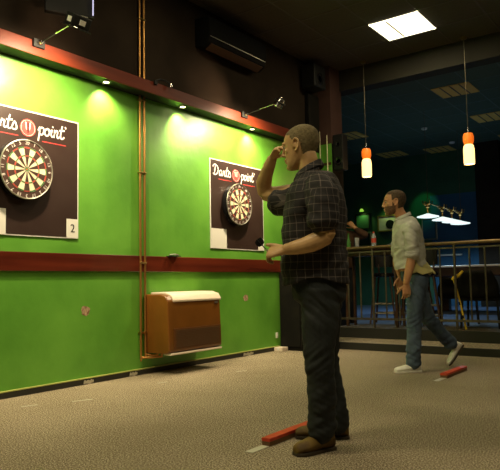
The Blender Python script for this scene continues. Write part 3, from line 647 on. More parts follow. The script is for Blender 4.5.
MB().lathe([(0.035, 0), (0.05, 0.022), (0.046, 0.022), (0.032, 0.006), (0.002, 0.006)], (1.01, 8.1, TZ), n=20).build('dish', M['white'], t, smooth=True)
t = thing('folded_jacket', (0.95, 8.3, TZ), 'folded blue grey jacket heaped on the bar ledge', 'jacket')
mb = MB()
R_ = []
for i in range(9):
    u = i / 8; hh = 0.02 + 0.13 * u ** 1.5
    R_.append([V((0.80 + 0.30 * u, 8.31 + 0.09 * math.cos(2 * PI * k / 14) * (0.6 + 0.4 * u), TZ + hh * (0.5 + 0.5 * math.sin(2 * PI * k / 14)) + (0.01 * noise.noise(V((u * 4, k, 0))) if math.sin(2 * PI * k / 14) > 0 else 0))) for k in range(14)])
mb.rings(R_); mb.build('cloth', M['bluecloth'], t, smooth='all')

def stool(x, y, lb, a=0.0):
    z = 0.23; t = thing('bar_stool', (x, y, z), lb, 'bar stool', 'black bar stools behind the railing')
    rot = Matrix.Rotation(a, 3, 'Z'); Pp = lambda u, v, h: V((x, y, z)) + rot @ V((u, v, h))
    MB().rings([[Pp(math.cos(2 * PI * k / 24) * r, math.sin(2 * PI * k / 24) * r, h) for k in range(24)] for r, h in ((0.15, 0.70), (0.175, 0.715), (0.18, 0.745), (0.16, 0.765))]).build('seat', M['blackg'], t, smooth=True)
    for sx in (-1, 1):
        for sy in (-1, 1): MB().tube([Pp(sx * 0.19, sy * 0.19, 0.0), Pp(sx * 0.11, sy * 0.11, 0.71)], 0.015, 8).build('leg', M['darkwood'], t, smooth=True)
    for hh in (0.16, 0.30):
        f = 0.19 - 0.08 * hh / 0.71; c = [Pp(-f, -f, hh), Pp(f, -f, hh), Pp(f, f, hh), Pp(-f, f, hh)]
        for i in range(4): MB().tube([c[i], c[(i + 1) % 4]], 0.010, 8).build('rung', M['railmetal'], t, smooth=True)
    bk = MB(); n = 8
    vs = []
    for j, (h, r) in enumerate(((0.86, 0.19), (1.10, 0.20))):
        for rr in (r, r + 0.025):
            for i in range(n + 1):
                q = -0.9 + 1.8 * i / n; vs.append(Pp(math.sin(q) * rr, math.cos(q) * rr - 0.02, h))
    m_ = n + 1
    fs = []
    for i in range(n):
        fs += [(i, i + 1, 2 * m_ + i + 1, 2 * m_ + i), (m_ + i, 3 * m_ + i, 3 * m_ + i + 1, m_ + i + 1), (i, m_ + i, m_ + i + 1, i + 1), (2 * m_ + i, 2 * m_ + i + 1, 3 * m_ + i + 1, 3 * m_ + i)]
    fs += [(0, 2 * m_, 3 * m_, m_), (n, m_ + n, 3 * m_ + n, 2 * m_ + n)]
    bk.add(vs, fs).build('backrest', M['black'], t, smooth=True)
    for sx in (-1, 1): MB().tube([Pp(sx * 0.10, 0.12, 0.72), Pp(sx * 0.13, 0.155, 1.0)], 0.012, 8).build('back_post', M['darkwood'], t, smooth=True)
stool(0.60, 8.78, 'black bar stool with brass rungs at the left of the bar ledge', 0.2)
stool(1.10, 8.80, 'black bar stool behind the right end of the bar ledge', -0.1)
stool(1.43, 8.28, 'black bar stool by the railing just behind the bearded man', 0.3)
# chairs with dark coats at the right
def coat_chair(x, y, lb, h=0.78, w=0.46, a=0.0):
    z = 0.23; t = thing('armchair', (x, y, z), lb, 'chair', 'dark chairs by the railing'); rot = Matrix.Rotation(a, 3, 'Z'); Pp = lambda u, v, q: V((x, y, z)) + rot @ V((u, v, q))
    def rb(u0, u1, v0, v1, z0, z1, nm, m, bv=0.02):
        q = MB().box((u0, v0, z0), (u1, v1, z1)); q.v = [Pp(*p) for p in q.v]; return q.build(nm, m, t, bevel=bv, smooth=True)
    rb(-w / 2, w / 2, -0.22, 0.24, 0.36, 0.46, 'seat', M['black'])
    bk = MB(); R_ = []
    for i in range(11):
        u = i / 10; q = 0.40 + (h - 0.38) * u; ww = w / 2 * (1.04 - 0.5 * max(0, u - 0.45) ** 1.2 * 1.3); th = 0.05 + 0.012 * math.sin(u * 9)
        R_.append([Pp(math.cos(2 * PI * k / 20) * ww, -0.22 + math.sin(2 * PI * k / 20) * th - 0.10 * u + 0.008 * noise.noise(V((u * 5, k * 0.8, x))), q) for k in range(20)])
    bk.rings(R_).build('backrest', M['cabinet'], t, smooth='all')
    for sx in (-1, 1):
        for sy in (-1, 1): MB().tube([Pp(sx * (w / 2 - 0.03), sy * 0.19, 0.36), Pp(sx * (w / 2 - 0.01), sy * 0.22, 0)], 0.017, 8).build('leg', M['black'], t, smooth=True)
coat_chair(2.12, 8.50, 'dark chair behind the railing beside the yellow cane', 0.74, 0.5, 0.1)
coat_chair(2.72, 8.55, 'dark chair behind the railing at the right edge', 0.78, 0.5, -0.1)
coat_chair(1.55, 9.3, 'dark low chair farther back, under the pool table lamp', 0.66, 0.55, 0.3)
# yellow cane leaning on the railing
t = thing('walking_cane', (2.05, 8.02, 0.23), 'bright yellow cane with black bands leaning behind the railing', 'cane')
P, R = spline([(2.05, 7.99, 0.24), (1.99, 7.99, 0.56), (1.92, 7.985, 0.87)], [0.013] * 3, 6)
MB().tube(P, 0.0125, 10).build('shaft', M['yellow'], t, smooth=True)
P, R = spline([(1.90, 7.985, 0.875), (1.93, 7.985, 0.90), (1.985, 7.985, 0.93), (2.04, 7.985, 0.985)], [0.019, 0.024, 0.022, 0.014], 6)
MB().tube(P, R, 12).build('handle', M['yellow'], t, smooth=True)
for a_ in (0.25, 0.52, 0.8):
    c = V((2.05, 7.99, 0.24)).lerp(V((1.92, 7.985, 0.87)), a_); d = V((-0.13, 0, 0.63)).normalized()
    MB().tube([c - d * 0.02, c + d * 0.02], 0.0145, 10).build('band', M['black'], t, smooth=True)

# ------------------------------------------------------------------ pool table and its lamp in the back hall
t = thing('pool_table', (1.7, 12.0, 0.23), 'pool table with pale edge in the back hall under the white lamps', 'pool table')
MB().box((-0.18, 11.4, 0.93), (3.0, 13.1, 1.10)).build('frame', M['darkwood'], t, bevel=0.02)
MB().box((-0.20, 11.38, 1.10), (3.02, 13.12, 1.135)).build('rail', M['lid'], t, bevel=0.008)
MB().box((-0.05, 11.52, 1.135), (2.87, 12.98, 1.14)).build('playing_cloth', M['cloth'], t)
for xx in (0.05, 2.6):
    for yy in (11.55, 12.75): MB().box((xx, yy, 0.23), (xx + 0.18, yy + 0.18, 0.93)).build('leg', M['darkwood'], t, bevel=0.01)
t = thing('pool_table_lamp', (0.4, 12.2, 2.3), 'brass bar lamp with four glowing white shades over the pool table', 'lamp')
LS = [(0.40, 11.3), (0.40, 12.1), (0.40, 12.68), (0.40, 13.22)]
MB().tube([(0.40, 11.15, 2.33), (0.40, 13.35, 2.30)], 0.012, 8).build('bar', M['brass'], t, smooth=True)
for xx, yy in LS:
    s_ = MB().lathe([(0.03, 2.125), (0.09, 2.105), (0.200, 2.075), (0.205, 2.062), (0.195, 2.058), (0.12, 2.048), (0.004, 2.042)], (xx, yy, 0), n=28).build('shade', M['coolshade'], t, smooth=True)
    MB().tube([(xx, yy, 2.14), (xx, yy, 2.33)], 0.016, 8).build('stem', M['brass'], t, smooth=True)
    mb = MB().ball((xx, yy, 2.27), 0.045, n=12)
    for k in range(4):
        a = PI / 4 + k * PI / 2; mb.tube([(xx, yy, 2.27), (xx + 0.09 * math.cos(a), yy + 0.09 * math.sin(a), 2.31), (xx + 0.10 * math.cos(a), yy + 0.10 * math.sin(a), 2.37)], 0.012, 6)
    mb.build('rosette', M['brass'], t, smooth=True)
    light('SPOT', 'pool_lamp_bulb', (xx, yy, 2.0), (xx, yy, 0), 45, (0.50, 0.80, 1.0), 0.1, spot=math.radians(165), blend=0.3)
for yy in (11.3, 13.25): MB().tube([(0.405, yy, 2.33), (0.405, yy, 4.1)], 0.006, 6).build('hanging_rod', M['railmetal'], t, smooth=True)

# pictures on the far wall with little green picture lamps
def picture(x0, x1, z0, z1, fm, pm, lb, detail=None):
    t = thing('framed_picture', ((x0 + x1) / 2, 15.19, z0), lb, 'picture')
    f = MB(); e = 0.035; Y0, Y1 = 15.16, 15.2
    f.box((x0, Y0, z0), (x1, Y1, z0 + e)).box((x0, Y0, z1 - e), (x1, Y1, z1)).box((x0, Y0, z0 + e), (x0 + e, Y1, z1 - e)).box((x1 - e, Y0, z0 + e), (x1, Y1, z1 - e))
    f.build('frame', fm, t, bevel=0.004)
    MB().box((x0 + e, 15.178, z0 + e), (x1 - e, 15.199, z1 - e)).build('print', pm, t)
    if detail:
        MB().lathe([(0.1 * 1.2, 0), (0.10 * 1.2, 0.004), (0.04, 0.004), (0.002, 0.004)], ((x0 + x1) / 2 + 0.05, 15.176, (z0 + z1) / 2 - 0.03), (0, -1, 0), 20).build('dark_figure', M['black'], t)
picture(-2.40, -1.80, 2.17, 2.60, M['gold'], M['pink'], 'gold framed pale picture on the far wall beside the bearded man\'s face', True)
picture(-3.03, -2.60, 1.80, 2.19, M['steel'], M['screen'], 'silver framed dark picture on the far wall above the drink bottle')
picture(-3.05, -2.62, 2.27, 2.70, M['black'], M['greenwall'], 'black framed dark green picture above the silver framed one')
picture(-1.20, -0.80, 1.88, 2.44, M['steel'], M['bluewall'], 'blue picture in pale frame beneath the first white lamp shade')
def plamp(x, z, pw, lb):
    t = thing('picture_lamp', (x, 15.18, z), lb, 'lamp', 'green picture lamps on the far wall')
    MB().tube([(x, 15.2, z), (x, 15.08, z + 0.03)], 0.010, 8).build('arm', M['brass'], t, smooth=True)
    MB().lathe([(0.03, 0.02), (0.06, -0.05), (0.055, -0.05), (0.01, 0.0)], (x, 15.06, z + 0.02), n=16).build('shade', M['greenbulb'], t, smooth=True)
    light('SPOT', 'picture_lamp_bulb', (x, 15.04, z - 0.05), (x, 15.2, z - 0.6), pw, (0.55, 1.0, 0.22), 0.03, spot=math.radians(130), blend=0.8)
plamp(-2.00, 2.90, 7, 'green glowing picture lamp by the bearded man\'s face')
plamp(-2.80, 2.78, 4, 'faint green picture lamp above the black framed picture')
light('SPOT', 'green_effect_lamp', (-0.9, 14.2, 3.4), (-1.1, 15.2, 2.7), 14, (0.1, 1.0, 0.25), 0.05, spot=math.radians(40), blend=0.6)
# ------------------------------------------------------------------ people
def remesh(mb, name, m, parent, voxel=0.006, smooth=4, sfac=0.5, deform=None, cloth=None, keep=None):
    """fuse the closed shapes of mb into one continuous surface"""
    me = bpy.data.meshes.new(name); me.from_pydata([tuple(p) for p in mb.v], [], mb.f)
    bm = bmesh.new(); bm.from_mesh(me); bmesh.ops.recalc_face_normals(bm, faces=bm.faces); bm.to_mesh(me); bm.free()
    o = bpy.data.objects.new(name, me); COL.objects.link(o)
    r = o.modifiers.new('r', 'REMESH'); r.mode = 'VOXEL'; r.voxel_size = voxel
    if smooth: q = o.modifiers.new('s', 'SMOOTH'); q.iterations = smooth; q.factor = sfac
    dg = bpy.context.evaluated_depsgraph_get(); dg.update()
    me2 = bpy.data.meshes.new_from_object(o.evaluated_get(dg)); bpy.data.objects.remove(o); bpy.data.meshes.remove(me)
    if deform:
        nr = [v.normal.copy() for v in me2.vertices]
        for v, n_ in zip(me2.vertices, nr): v.co = deform(v.co.copy(), n_)
        me2.update()
    if keep:
        bm = bmesh.new(); bm.from_mesh(me2); bmesh.ops.delete(bm, geom=[f for f in bm.faces if not keep(f.calc_center_median(), f.normal)], context='FACES'); bm.to_mesh(me2); bm.free()
    if cloth:
        a = me2.attributes.new('cloth', 'FLOAT_VECTOR', 'POINT')
        for i, v in enumerate(me2.vertices): a.data[i].vector = cloth(v.co)
    for p in me2.polygons: p.use_smooth = True
    me2.name = name; me2.materials.append(m)
    ob = bpy.data.objects.new(name, me2); COL.objects.link(ob); ob.parent = parent; ob.matrix_parent_inverse = Matrix.Translation(-parent.location)
    return ob

class Fr:
    """a local frame: forward, left, up"""
    def __init__(s, o, f, u=(0, 0, 1)):
        s.o = V(o); s.f = V(f).normalized(); u = V(u); s.l = u.cross(s.f).normalized(); s.u = s.f.cross(s.l).normalized()
    def p(s, f, l, u): return s.o + s.f * f + s.l * l + s.u * u
    def ax(s): return (s.f, s.l, s.u)
    def loc(s, q): d = q - s.o; return d.dot(s.f), d.dot(s.l), d.dot(s.u)

def ring(fr, f, l, u, rf, rl, n=24, e=2.3, tilt=0.0):
    """superellipse ring in a frame's horizontal plane; tilt raises the front"""
    out = []
    for k in range(n):
        a = 2 * PI * k / n; c, s_ = math.cos(a), math.sin(a)
        x = math.copysign(abs(c) ** (2 / e), c) * rf; y = math.copysign(abs(s_) ** (2 / e), s_) * rl
        out.append(fr.p(f + x, l + y, u + tilt * x))
    return out
def limb(mb, pts, rad, n=16, k=4, flat=None):
    P, R = spline(pts, rad, k)
    # rounded ends
    d0 = (P[0] - P[1]).normalized(); d1 = (P[-1] - P[-2]).normalized()
    P = [P[0] + d0 * R[0] * 0.5] + P + [P[-1] + d1 * R[-1] * 0.5]; R = [R[0] * 0.55] + R + [R[-1] * 0.55]
    if flat is None: return mb.tube(P, R, n)
    ax, sq = flat; ax = V(ax).normalized(); fr = frames(P); rg = []
    for p, r, (a, b) in zip(P, R, fr):
        q = []
        for j in range(n):
            d = (a * math.cos(2 * PI * j / n) + b * math.sin(2 * PI * j / n)) * r; d -= ax * d.dot(ax) * (1 - sq); q.append(p + d)
        rg.append(q)
    return mb.rings(rg)

HS = [(-0.119, 0.057, 0.018, 0.018), (-0.112, 0.050, 0.033, 0.030), (-0.098, 0.040, 0.046, 0.042), (-0.078, 0.026, 0.062, 0.053), (-0.055, 0.014, 0.076, 0.061), (-0.03, 0.006, 0.084, 0.066),
      (0.0, -0.002, 0.092, 0.071), (0.03, -0.004, 0.096, 0.075), (0.055, -0.006, 0.093, 0.074), (0.078, -0.009, 0.083, 0.066), (0.098, -0.012, 0.064, 0.052), (0.111, -0.013, 0.041, 0.033), (0.118, -0.013, 0.018, 0.015)]
def head_shape(mb, h, s=1.0, nose=1.0):
    mb.rings([ring(h, f * s, 0, u * s, rf * s, rl * s, 24, 2.15) for u, f, rf, rl in HS])
    P = lambda f, l, u: h.p(f * s, l * s, u * s)
    # nose
    limb(mb, [P(0.088, 0, 0.020), P(0.098, 0, 0.002), P(0.106 * nose, 0, -0.018), P(0.108 * nose, 0, -0.030)], [0.007 * s, 0.008 * s, 0.010 * s, 0.0125 * s], 10, 3)
    for sg in (-1, 1):
        mb.ball(P(0.097, sg * 0.012, -0.033), 0.0085 * s, n=10)                                                        # nostril wing
        limb(mb, [P(0.090, sg * 0.010, 0.026), P(0.089, sg * 0.032, 0.030), P(0.074, sg * 0.052, 0.022)], [0.0060 * s, 0.0065 * s, 0.006 * s], 8, 3)   # brow
        mb.ball(P(0.052, sg * 0.042, -0.018), (0.024 * s, 0.018 * s, 0.020 * s), h.ax(), 12)                             # cheekbone
        # ear: rim, lobe and shallow bowl
        E = [P(0.012, sg * 0.073, -0.012), P(0.012, sg * 0.079, 0.014), P(-0.004, sg * 0.086, 0.031), P(-0.022, sg * 0.088, 0.020), P(-0.022, sg * 0.084, -0.006), P(-0.006, sg * 0.077, -0.030), P(0.006, sg * 0.073, -0.028)]
        limb(mb, E, [0.0055 * s] * 7, 8, 3)
        mb.ball(P(-0.004, sg * 0.076, 0.002), (0.016 * s, 0.005 * s, 0.024 * s), h.ax(), 12)
        # temple to jaw
        limb(mb, [P(-0.002, sg * 0.050, -0.045), P(0.028, sg * 0.038, -0.086), P(0.058, sg * 0.020, -0.104)], [0.013 * s, 0.012 * s, 0.012 * s], 10, 3)
    limb(mb, [P(0.078, -0.024, -0.062), P(0.094, -0.010, -0.057), P(0.0955, 0, -0.059), P(0.094, 0.010, -0.057), P(0.078, 0.024, -0.062)], [0.004 * s, 0.006 * s, 0.0065 * s, 0.006 * s, 0.004 * s], 8, 3)
    limb(mb, [P(0.078, -0.021, -0.074), P(0.090, -0.008, -0.072), P(0.092, 0, -0.073), P(0.090, 0.008, -0.072), P(0.078, 0.021, -0.074)], [0.004 * s, 0.0065 * s, 0.007 * s, 0.0065 * s, 0.004 * s], 8, 3)
    mb.ball(P(0.078, 0, -0.102), (0.016 * s, 0.02 * s, 0.014 * s), h.ax(), 12)
def eyes(h, parent, s=1.0):
    for sg in (-1, 1):
        e = MB().ball(h.p(0.0765 * s, sg * 0.030 * s, 0.006 * s), 0.0120 * s, n=12).build('eye', M['eye'], parent, smooth='all')
        MB().ball(h.p(0.0855 * s, sg * 0.032 * s, 0.006 * s), (0.0042 * s, 0.006 * s, 0.006 * s), h.ax(), 10).build('iris', M['iris'], e, smooth='all')
def hair_cap(h, s, thick, name, m, parent, hairline, voxel=0.0045, seed=0, rough=0.0015):
    mb = MB(); g = 1 + thick / 0.09
    mb.rings([ring(h, (f - 0.004) * s, 0, (u + 0.002) * s, rf * s * g + 0.0, rl * s * g, 28, 2.15) for u, f, rf, rl in HS[3:]] + [])
    def keep(c, n_):
        f, l, u = h.loc(c); f /= s; l /= s; u /= s
        return hairline(f, abs(l), u)
    def df(c, n_): return c + n_ * rough * noise.noise(c * 160 + V((seed, 0, 0)))
    return remesh(mb, name, m, parent, voxel, 3, 0.5, df, keep=keep)

def hand(mb, w, d, n, side, curls, s=1.0, thumb=None, spread=0.10, lens=(0.068, 0.078, 0.072, 0.056)):
    """palm and five fingers; w wrist, d finger direction, n the way the palm faces, side = +1/-1 thumb side (d x n)"""
    w = V(w); d = V(d).normalized(); n = (V(n) - d * V(n).dot(d)).normalized(); t = d.cross(n) * side; rg = []
    for q, wd, th in ((-0.035, 0.027, 0.022), (0.0, 0.029, 0.020), (0.03, 0.037, 0.0185), (0.06, 0.043, 0.0165), (0.085, 0.042, 0.014), (0.095, 0.036, 0.010)):
        rg.append([w + d * q * s + (t * math.cos(2 * PI * k / 16) * wd + n * math.sin(2 * PI * k / 16) * th) * s for k in range(16)])
    mb.rings(rg)
    for i in range(4):
        off = (0.0325 - 0.0215 * i) * s; ang = spread * (1.2 - i * 0.85) * 0.5
        fd = (d + t * math.tan(ang)).normalized(); b = w + d * 0.080 * s + t * off
        pts = [b - fd * 0.015 * s, b]; rr = [0.0092 * s, 0.0092 * s]; cur = 0; L_ = lens[i] * s; c = curls[i]
        p = b
        for seg, (fr_, cc) in enumerate(((0.44, c * 0.9), (0.32, c * 1.1), (0.24, c * 0.7))):
            cur += cc; dd = fd * math.cos(cur) + n * math.sin(cur); p = p + dd * L_ * fr_; pts.append(p); rr.append((0.0086, 0.0077, 0.0064)[seg] * s * (0.9 if i == 3 else 1))
        limb(mb, pts, rr, 10, 3)
    tb = w + d * 0.018 * s + t * 0.026 * s + n * 0.006 * s
    td = (thumb or (d * 0.62 + t * 0.62 + n * 0.45)); td = V(td).normalized()
    p1 = tb + td * 0.042 * s; d2 = (td + d * 0.35).normalized(); p2 = p1 + d2 * 0.032 * s; p3 = p2 + (d2 + d * 0.3).normalized() * 0.024 * s
    limb(mb, [tb - td * 0.01 * s, tb + td * 0.015 * s, p1, p2, p3], [0.014 * s, 0.0135 * s, 0.0112 * s, 0.0098 * s, 0.0075 * s], 10, 3)

def wrinkle(amp, sx=9, sz=16, seed=0, extra=None):
    def df(c, n_):
        q = V((c.x * sx + seed, c.y * sx, c.z * sz)); a = noise.noise(q) + 0.5 * noise.noise(q * 2.1 + V((3, 1, 2)))
        k = amp * (1.0 - abs(noise.noise(q * 0.8)) * 2.6) * 0.6 + amp * a
        if extra: k += extra(c)
        return c + n_ * k
    return df

def shoe(o, toe, heel, parent, mu, ms, name, hgt=0.10, wdt=0.047, lift=None, up=(0, 0, 1), collar=True, laces=True):
    """boot or trainer from heel to toe (points on the sole)"""
    toe = V(toe); heel = V(heel); fr = Fr(heel, toe - heel, up); L_ = (toe - heel).length; b = MB(); s_ = MB()
    sec = [(0.0, 0.55, 0.62, 0.55), (0.04, 0.70, 0.95, 0.72), (0.18, 0.74, 1.0, 0.80), (0.34, 0.74, 0.92, 0.86), (0.46, 0.84, 0.74, 0.84), (0.60, 0.96, 0.74, 0.7), (0.74, 1.02, 0.64, 0.6), (0.87, 0.94, 0.58, 0.5), (0.96, 0.72, 0.50, 0.4), (1.0, 0.42, 0.38, 0.3)]
    rg = []
    for q, ww, hh, _ in sec:
        r_ = []
        for k in range(18):
            a = 2 * PI * k / 18; y = math.cos(a) * wdt * ww; z = math.sin(a)
            z = 0.004 + (hgt * hh - 0.004) * (z * 0.5 + 0.5) ** 0.8 if True else z
            r_.append(fr.p(q * L_, y * (1.0 if math.sin(a) < 0.2 else 0.86), z))
        rg.append(r_)
    b.rings(rg)
    if collar: limb(b, [fr.p(0.24 * L_, 0, hgt * 0.6), fr.p(0.22 * L_, 0, hgt * 1.25)], [0.043, 0.040], 16, 2)
    up_ = remesh(b, name, mu, parent, 0.006, 5)
    rg = []
    out = [(q, ww) for q, ww, _, __ in sec]
    left = [fr.p(q * L_ * 1.012 - 0.002, wdt * ww * 1.02, 0) for q, ww in out]; right = [fr.p(q * L_ * 1.012 - 0.002, -wdt * ww * 1.02, 0) for q, ww in out]
    loop = left + right[::-1]
    s_.rings([[p + fr.u * 0.001 for p in loop], [p + fr.u * 0.017 for p in loop]])
    s_.build('shoe_sole', ms, up_, smooth=True, bevel=0.003)
    if laces:
        lc = MB()
        for k in range(4):
            q = (0.42 + 0.08 * k) * L_; z = hgt * (0.84 - 0.085 * k) + 0.004
            lc.tube([fr.p(q, -0.022, z - 0.004), fr.p(q + 0.006, 0, z + 0.004), fr.p(q, 0.022, z - 0.004)], 0.0028, 6)
        remesh(lc, 'shoelaces', ms, up_, 0.003, 1)
    return up_

# ---- man in the plaid shirt
A = Fr((2.83, 2.94, 0), (-0.9, -0.43, 0)); P = A.p
man = thing('person', (2.83, 2.94, 0), 'man in dark plaid shirt and black jeans, right hand raised to his brow', 'person')
HD = Fr(P(0.078, 0.0, 1.634), (-0.985, -0.16, -0.09))
# body: head, neck, trunk, arms and hands in one surface
b = MB(); head_shape(b, HD, 1.03)
limb(b, [HD.p(-0.02, 0, -0.03), HD.p(-0.035, 0, -0.085), P(0.030, 0.0, 1.475), P(-0.005, 0.0, 1.40)], [0.056, 0.055, 0.060, 0.085], 20)
b.rings([ring(A, 0.02, 0, 1.44, 0.055, 0.09), ring(A, 0.01, 0, 1.40, 0.085, 0.16), ring(A, 0.01, 0, 1.32, 0.115, 0.18), ring(A, 0.02, 0, 1.15, 0.13, 0.155), ring(A, 0.025, 0, 1.0, 0.13, 0.150), ring(A, 0.0, 0, 0.9, 0.10, 0.13), ring(A, 0.0, 0, 0.80, 0.09, 0.12)])
limb(b, [P(-0.03, 0.150, 1.385), P(-0.045, 0.205, 1.30), P(-0.055, 0.235, 1.20), P(-0.070, 0.238, 1.112)], [0.062, 0.056, 0.050, 0.045], 16)
limb(b, [P(-0.070, 0.238, 1.112), P(0.0, 0.236, 1.082), P(0.07, 0.225, 1.063), P(0.15, 0.205, 1.052)], [0.044, 0.047, 0.040, 0.029], 16)
dN = (P(0.26, 0.17, 1.035) - P(0.15, 0.205, 1.052)); palN = -A.l * 0.62 - A.u * 0.78
hand(b, P(0.150, 0.205, 1.052), dN, palN, -1 if dN.cross(palN).dot(A.u) < 0 else 1, (0.62, 0.76, 0.86, 0.98), 1.10, spread=0.16, thumb=(A.f * 0.9 - A.l * 0.35 + A.u * 0.28))
limb(b, [P(0.04, -0.150, 1.395), P(0.15, -0.215, 1.405), P(0.26, -0.275, 1.412), P(0.335, -0.305, 1.425)], [0.066, 0.058, 0.051, 0.044], 16)
limb(b, [P(0.338, -0.305, 1.427), P(0.335, -0.27, 1.485), P(0.300, -0.20, 1.55), P(0.262, -0.14, 1.606)], [0.043, 0.047, 0.038, 0.029], 16)
WF = P(0.262, -0.14, 1.606); dF = P(0.178, -0.050, 1.700) - WF; palF = -A.f * 0.55 - A.u * 0.35 + A.l * 0.25
hand(b, WF, dF, palF, 1 if dF.cross(palF).dot(A.u) > 0 else -1, (0.30, 0.42, 0.55, 0.7), 0.92, thumb=(dF.normalized() * 0.8 - A.u * 0.55 + A.f * 0.1))
for sg, hp, kn, an in ((1, P(-0.01, 0.09, 0.84), P(-0.005, 0.125, 0.45), P(-0.022, 0.10, 0.09)), (-1, P(-0.01, -0.09, 0.84), P(-0.02, -0.12, 0.44), P(-0.08, -0.17, 0.09))):
    limb(b, [hp, hp.lerp(kn, 0.5), kn, kn.lerp(an, 0.4), an], [0.070, 0.062, 0.048, 0.048, 0.036], 16)
body = remesh(b, 'body', M['skin'], man, 0.0036, 2, 0.4)
eyes(HD, man, 1.03)
hair_cap(HD, 1.03, 0.0045, 'cropped_hair', M['hair1'], man, lambda f, l, u: (u > 0.060 + 0.35 * max(0, f - 0.03) - 0.0) and f < 0.060 + 0.2 * (0.11 - u) or (f < 0.028 and u > 0.012 and l > 0.03 and u > 0.0 + 1.2 * (f + 0.01)) or (f < -0.030 and u > -0.082) , seed=1)
# shirt
def shirt1():
    b = MB()
    b.rings([ring(A, 0.040, 0.0, 1.500, 0.066, 0.070, tilt=-0.35), ring(A, 0.030, 0.0, 1.475, 0.080, 0.083, tilt=-0.3), ring(A, 0.010, 0, 1.445, 0.115, 0.125, tilt=-0.2), ring(A, 0.004, 0, 1.415, 0.136, 0.178), ring(A, 0.004, 0, 1.36, 0.158, 0.208), ring(A, 0.008, 0, 1.28, 0.172, 0.208), ring(A, 0.016, 0, 1.17, 0.174, 0.190),
             ring(A, 0.020, 0, 1.06, 0.180, 0.185), ring(A, 0.023, 0, 0.95, 0.186, 0.188), ring(A, 0.016, 0, 0.90, 0.182, 0.190), ring(A, 0.014, 0, 0.862, 0.180, 0.192)])
    limb(b, [P(-0.02, 0.130, 1.385), P(-0.045, 0.205, 1.335), P(-0.050, 0.236, 1.25), P(-0.052, 0.247, 1.172)], [0.078, 0.085, 0.081, 0.080], 18)
    limb(b, [P(0.03, -0.130, 1.375), P(0.12, -0.200, 1.365), P(0.20, -0.245, 1.362), P(0.262, -0.272, 1.368)], [0.088, 0.090, 0.086, 0.082], 18)
    def ex(c):
        f, l, u = A.loc(c); k = 0
        if 0.86 < u < 1.12: k += 0.011 * noise.noise(V((f * 8 + 9, l * 8, u * 22 + f * 12)))
        if l > 0.2 and u > 1.15: k += 0.007 * noise.noise(V((f * 9, l * 9, u * 24 - f * 16)))
        return k
    def df(c, n_):
        c = wrinkle(0.0065, 8, 12, 2, ex)(c, n_); f, l, u = A.loc(c)
        if u < 0.93: c = c + A.u * (0.040 * math.exp(-((f - 0.0) / 0.10) ** 2) * (0.93 - u) / 0.07 * min(1, abs(l) / 0.12))
        return c
    def keep(c, n_):
        f, l, u = A.loc(c)
        if u < 0.90 and n_.dot(A.u) < -0.75: return False
        return not (u > 1.485 and n_.z > 0.6)
    def cl(c):
        f, l, u = A.loc(c)
        if l > 0.15 and u > 1.15 and u < 1.36 and l > 0.2 - 0.1 * (u - 1.15): return (math.atan2(l - 0.24, f + 0.05) * 0.08, u, 0)
        if l < -0.2 and f > 0.1: return (math.atan2(u - 1.385, l + 0.25) * 0.08, f, 0)
        return (math.atan2(l, f - 0.0) * 0.19, u + 0.1 * f * 0, 0)
    return remesh(b, 'plaid_shirt', M['plaid'], man, 0.0065, 3, 0.5, df, cl, keep)
sh = shirt1()
b = MB()   # collar
b.rings([[P(0.036 + math.cos(a) * r, math.sin(a) * r * 1.02, z - 0.040 * math.cos(a)) for a in [2 * PI * k / 28 for k in range(28)]] for r, z in ((0.066, 1.485), (0.065, 1.520), (0.070, 1.523), (0.088, 1.485), (0.084, 1.478))])
remesh(b, 'collar', M['plaid'], sh, 0.005, 2, 0.5, None, lambda c: (A.loc(c)[0], A.loc(c)[2], 0))
for z, f in ((1.36, 0.163), (1.25, 0.181), (1.14, 0.191), (1.03, 0.202), (0.93, 0.209)):
    MB().lathe([(0.006, 0), (0.0055, 0.003), (0.002, 0.003)], P(f, 0.0, z), A.f, 12).build('button', M['black'], sh, smooth=True)
MB().box((-0.001, -0.045, -0.055), (0.003, 0.045, 0.05)).build
pk = MB().box((-0.002, -0.05, -0.055), (0.004, 0.05, 0.05))
pk.v = [P(0.115, 0.130, 1.29) + (A.f * 0.80 + A.l * 0.60) * q.x + (A.l * 0.80 - A.f * 0.60) * q.y + A.u * q.z for q in pk.v]
remesh(pk, 'chest_pocket', M['plaid'], sh, 0.004, 1, 0.5, None, lambda c: (A.loc(c)[0] * 1.2, A.loc(c)[2], 0))
# trousers
def trousers(FR, hips, legs, name, m, parent, amp, seed, top):
    b = MB(); b.rings([ring(FR, *h) for h in hips])
    for pts, rad in legs: limb(b, pts, rad, 20)
    def ex(c):
        f, l, u = FR.loc(c); low = max(0.0, min(1.0, (0.50 - u) / 0.3)); hi = max(0.0, min(1.0, (u - 0.55) / 0.2)); kn = math.exp(-((u - 0.47) / 0.09) ** 2)
        k = low * (0.010 * noise.noise(V((f * 8 + seed, l * 8, u * 26 + f * 14))) + 0.006 * noise.noise(V((f * 15, l * 15 + seed, u * 44 - f * 20))))
        k += kn * 0.010 * noise.noise(V((f * 10, l * 10, u * 34 + f * 26 + seed)))
        k += hi * (0.010 * noise.noise(V((f * 8 + seed, l * 8, u * 26 - f * 22))) + 0.005 * noise.noise(V((f * 14, l * 12, u * 50 - f * 40))))
        return k
    return remesh(b, name, m, parent, 0.0075, 3, 0.5, wrinkle(amp, 8, 7, seed, ex))
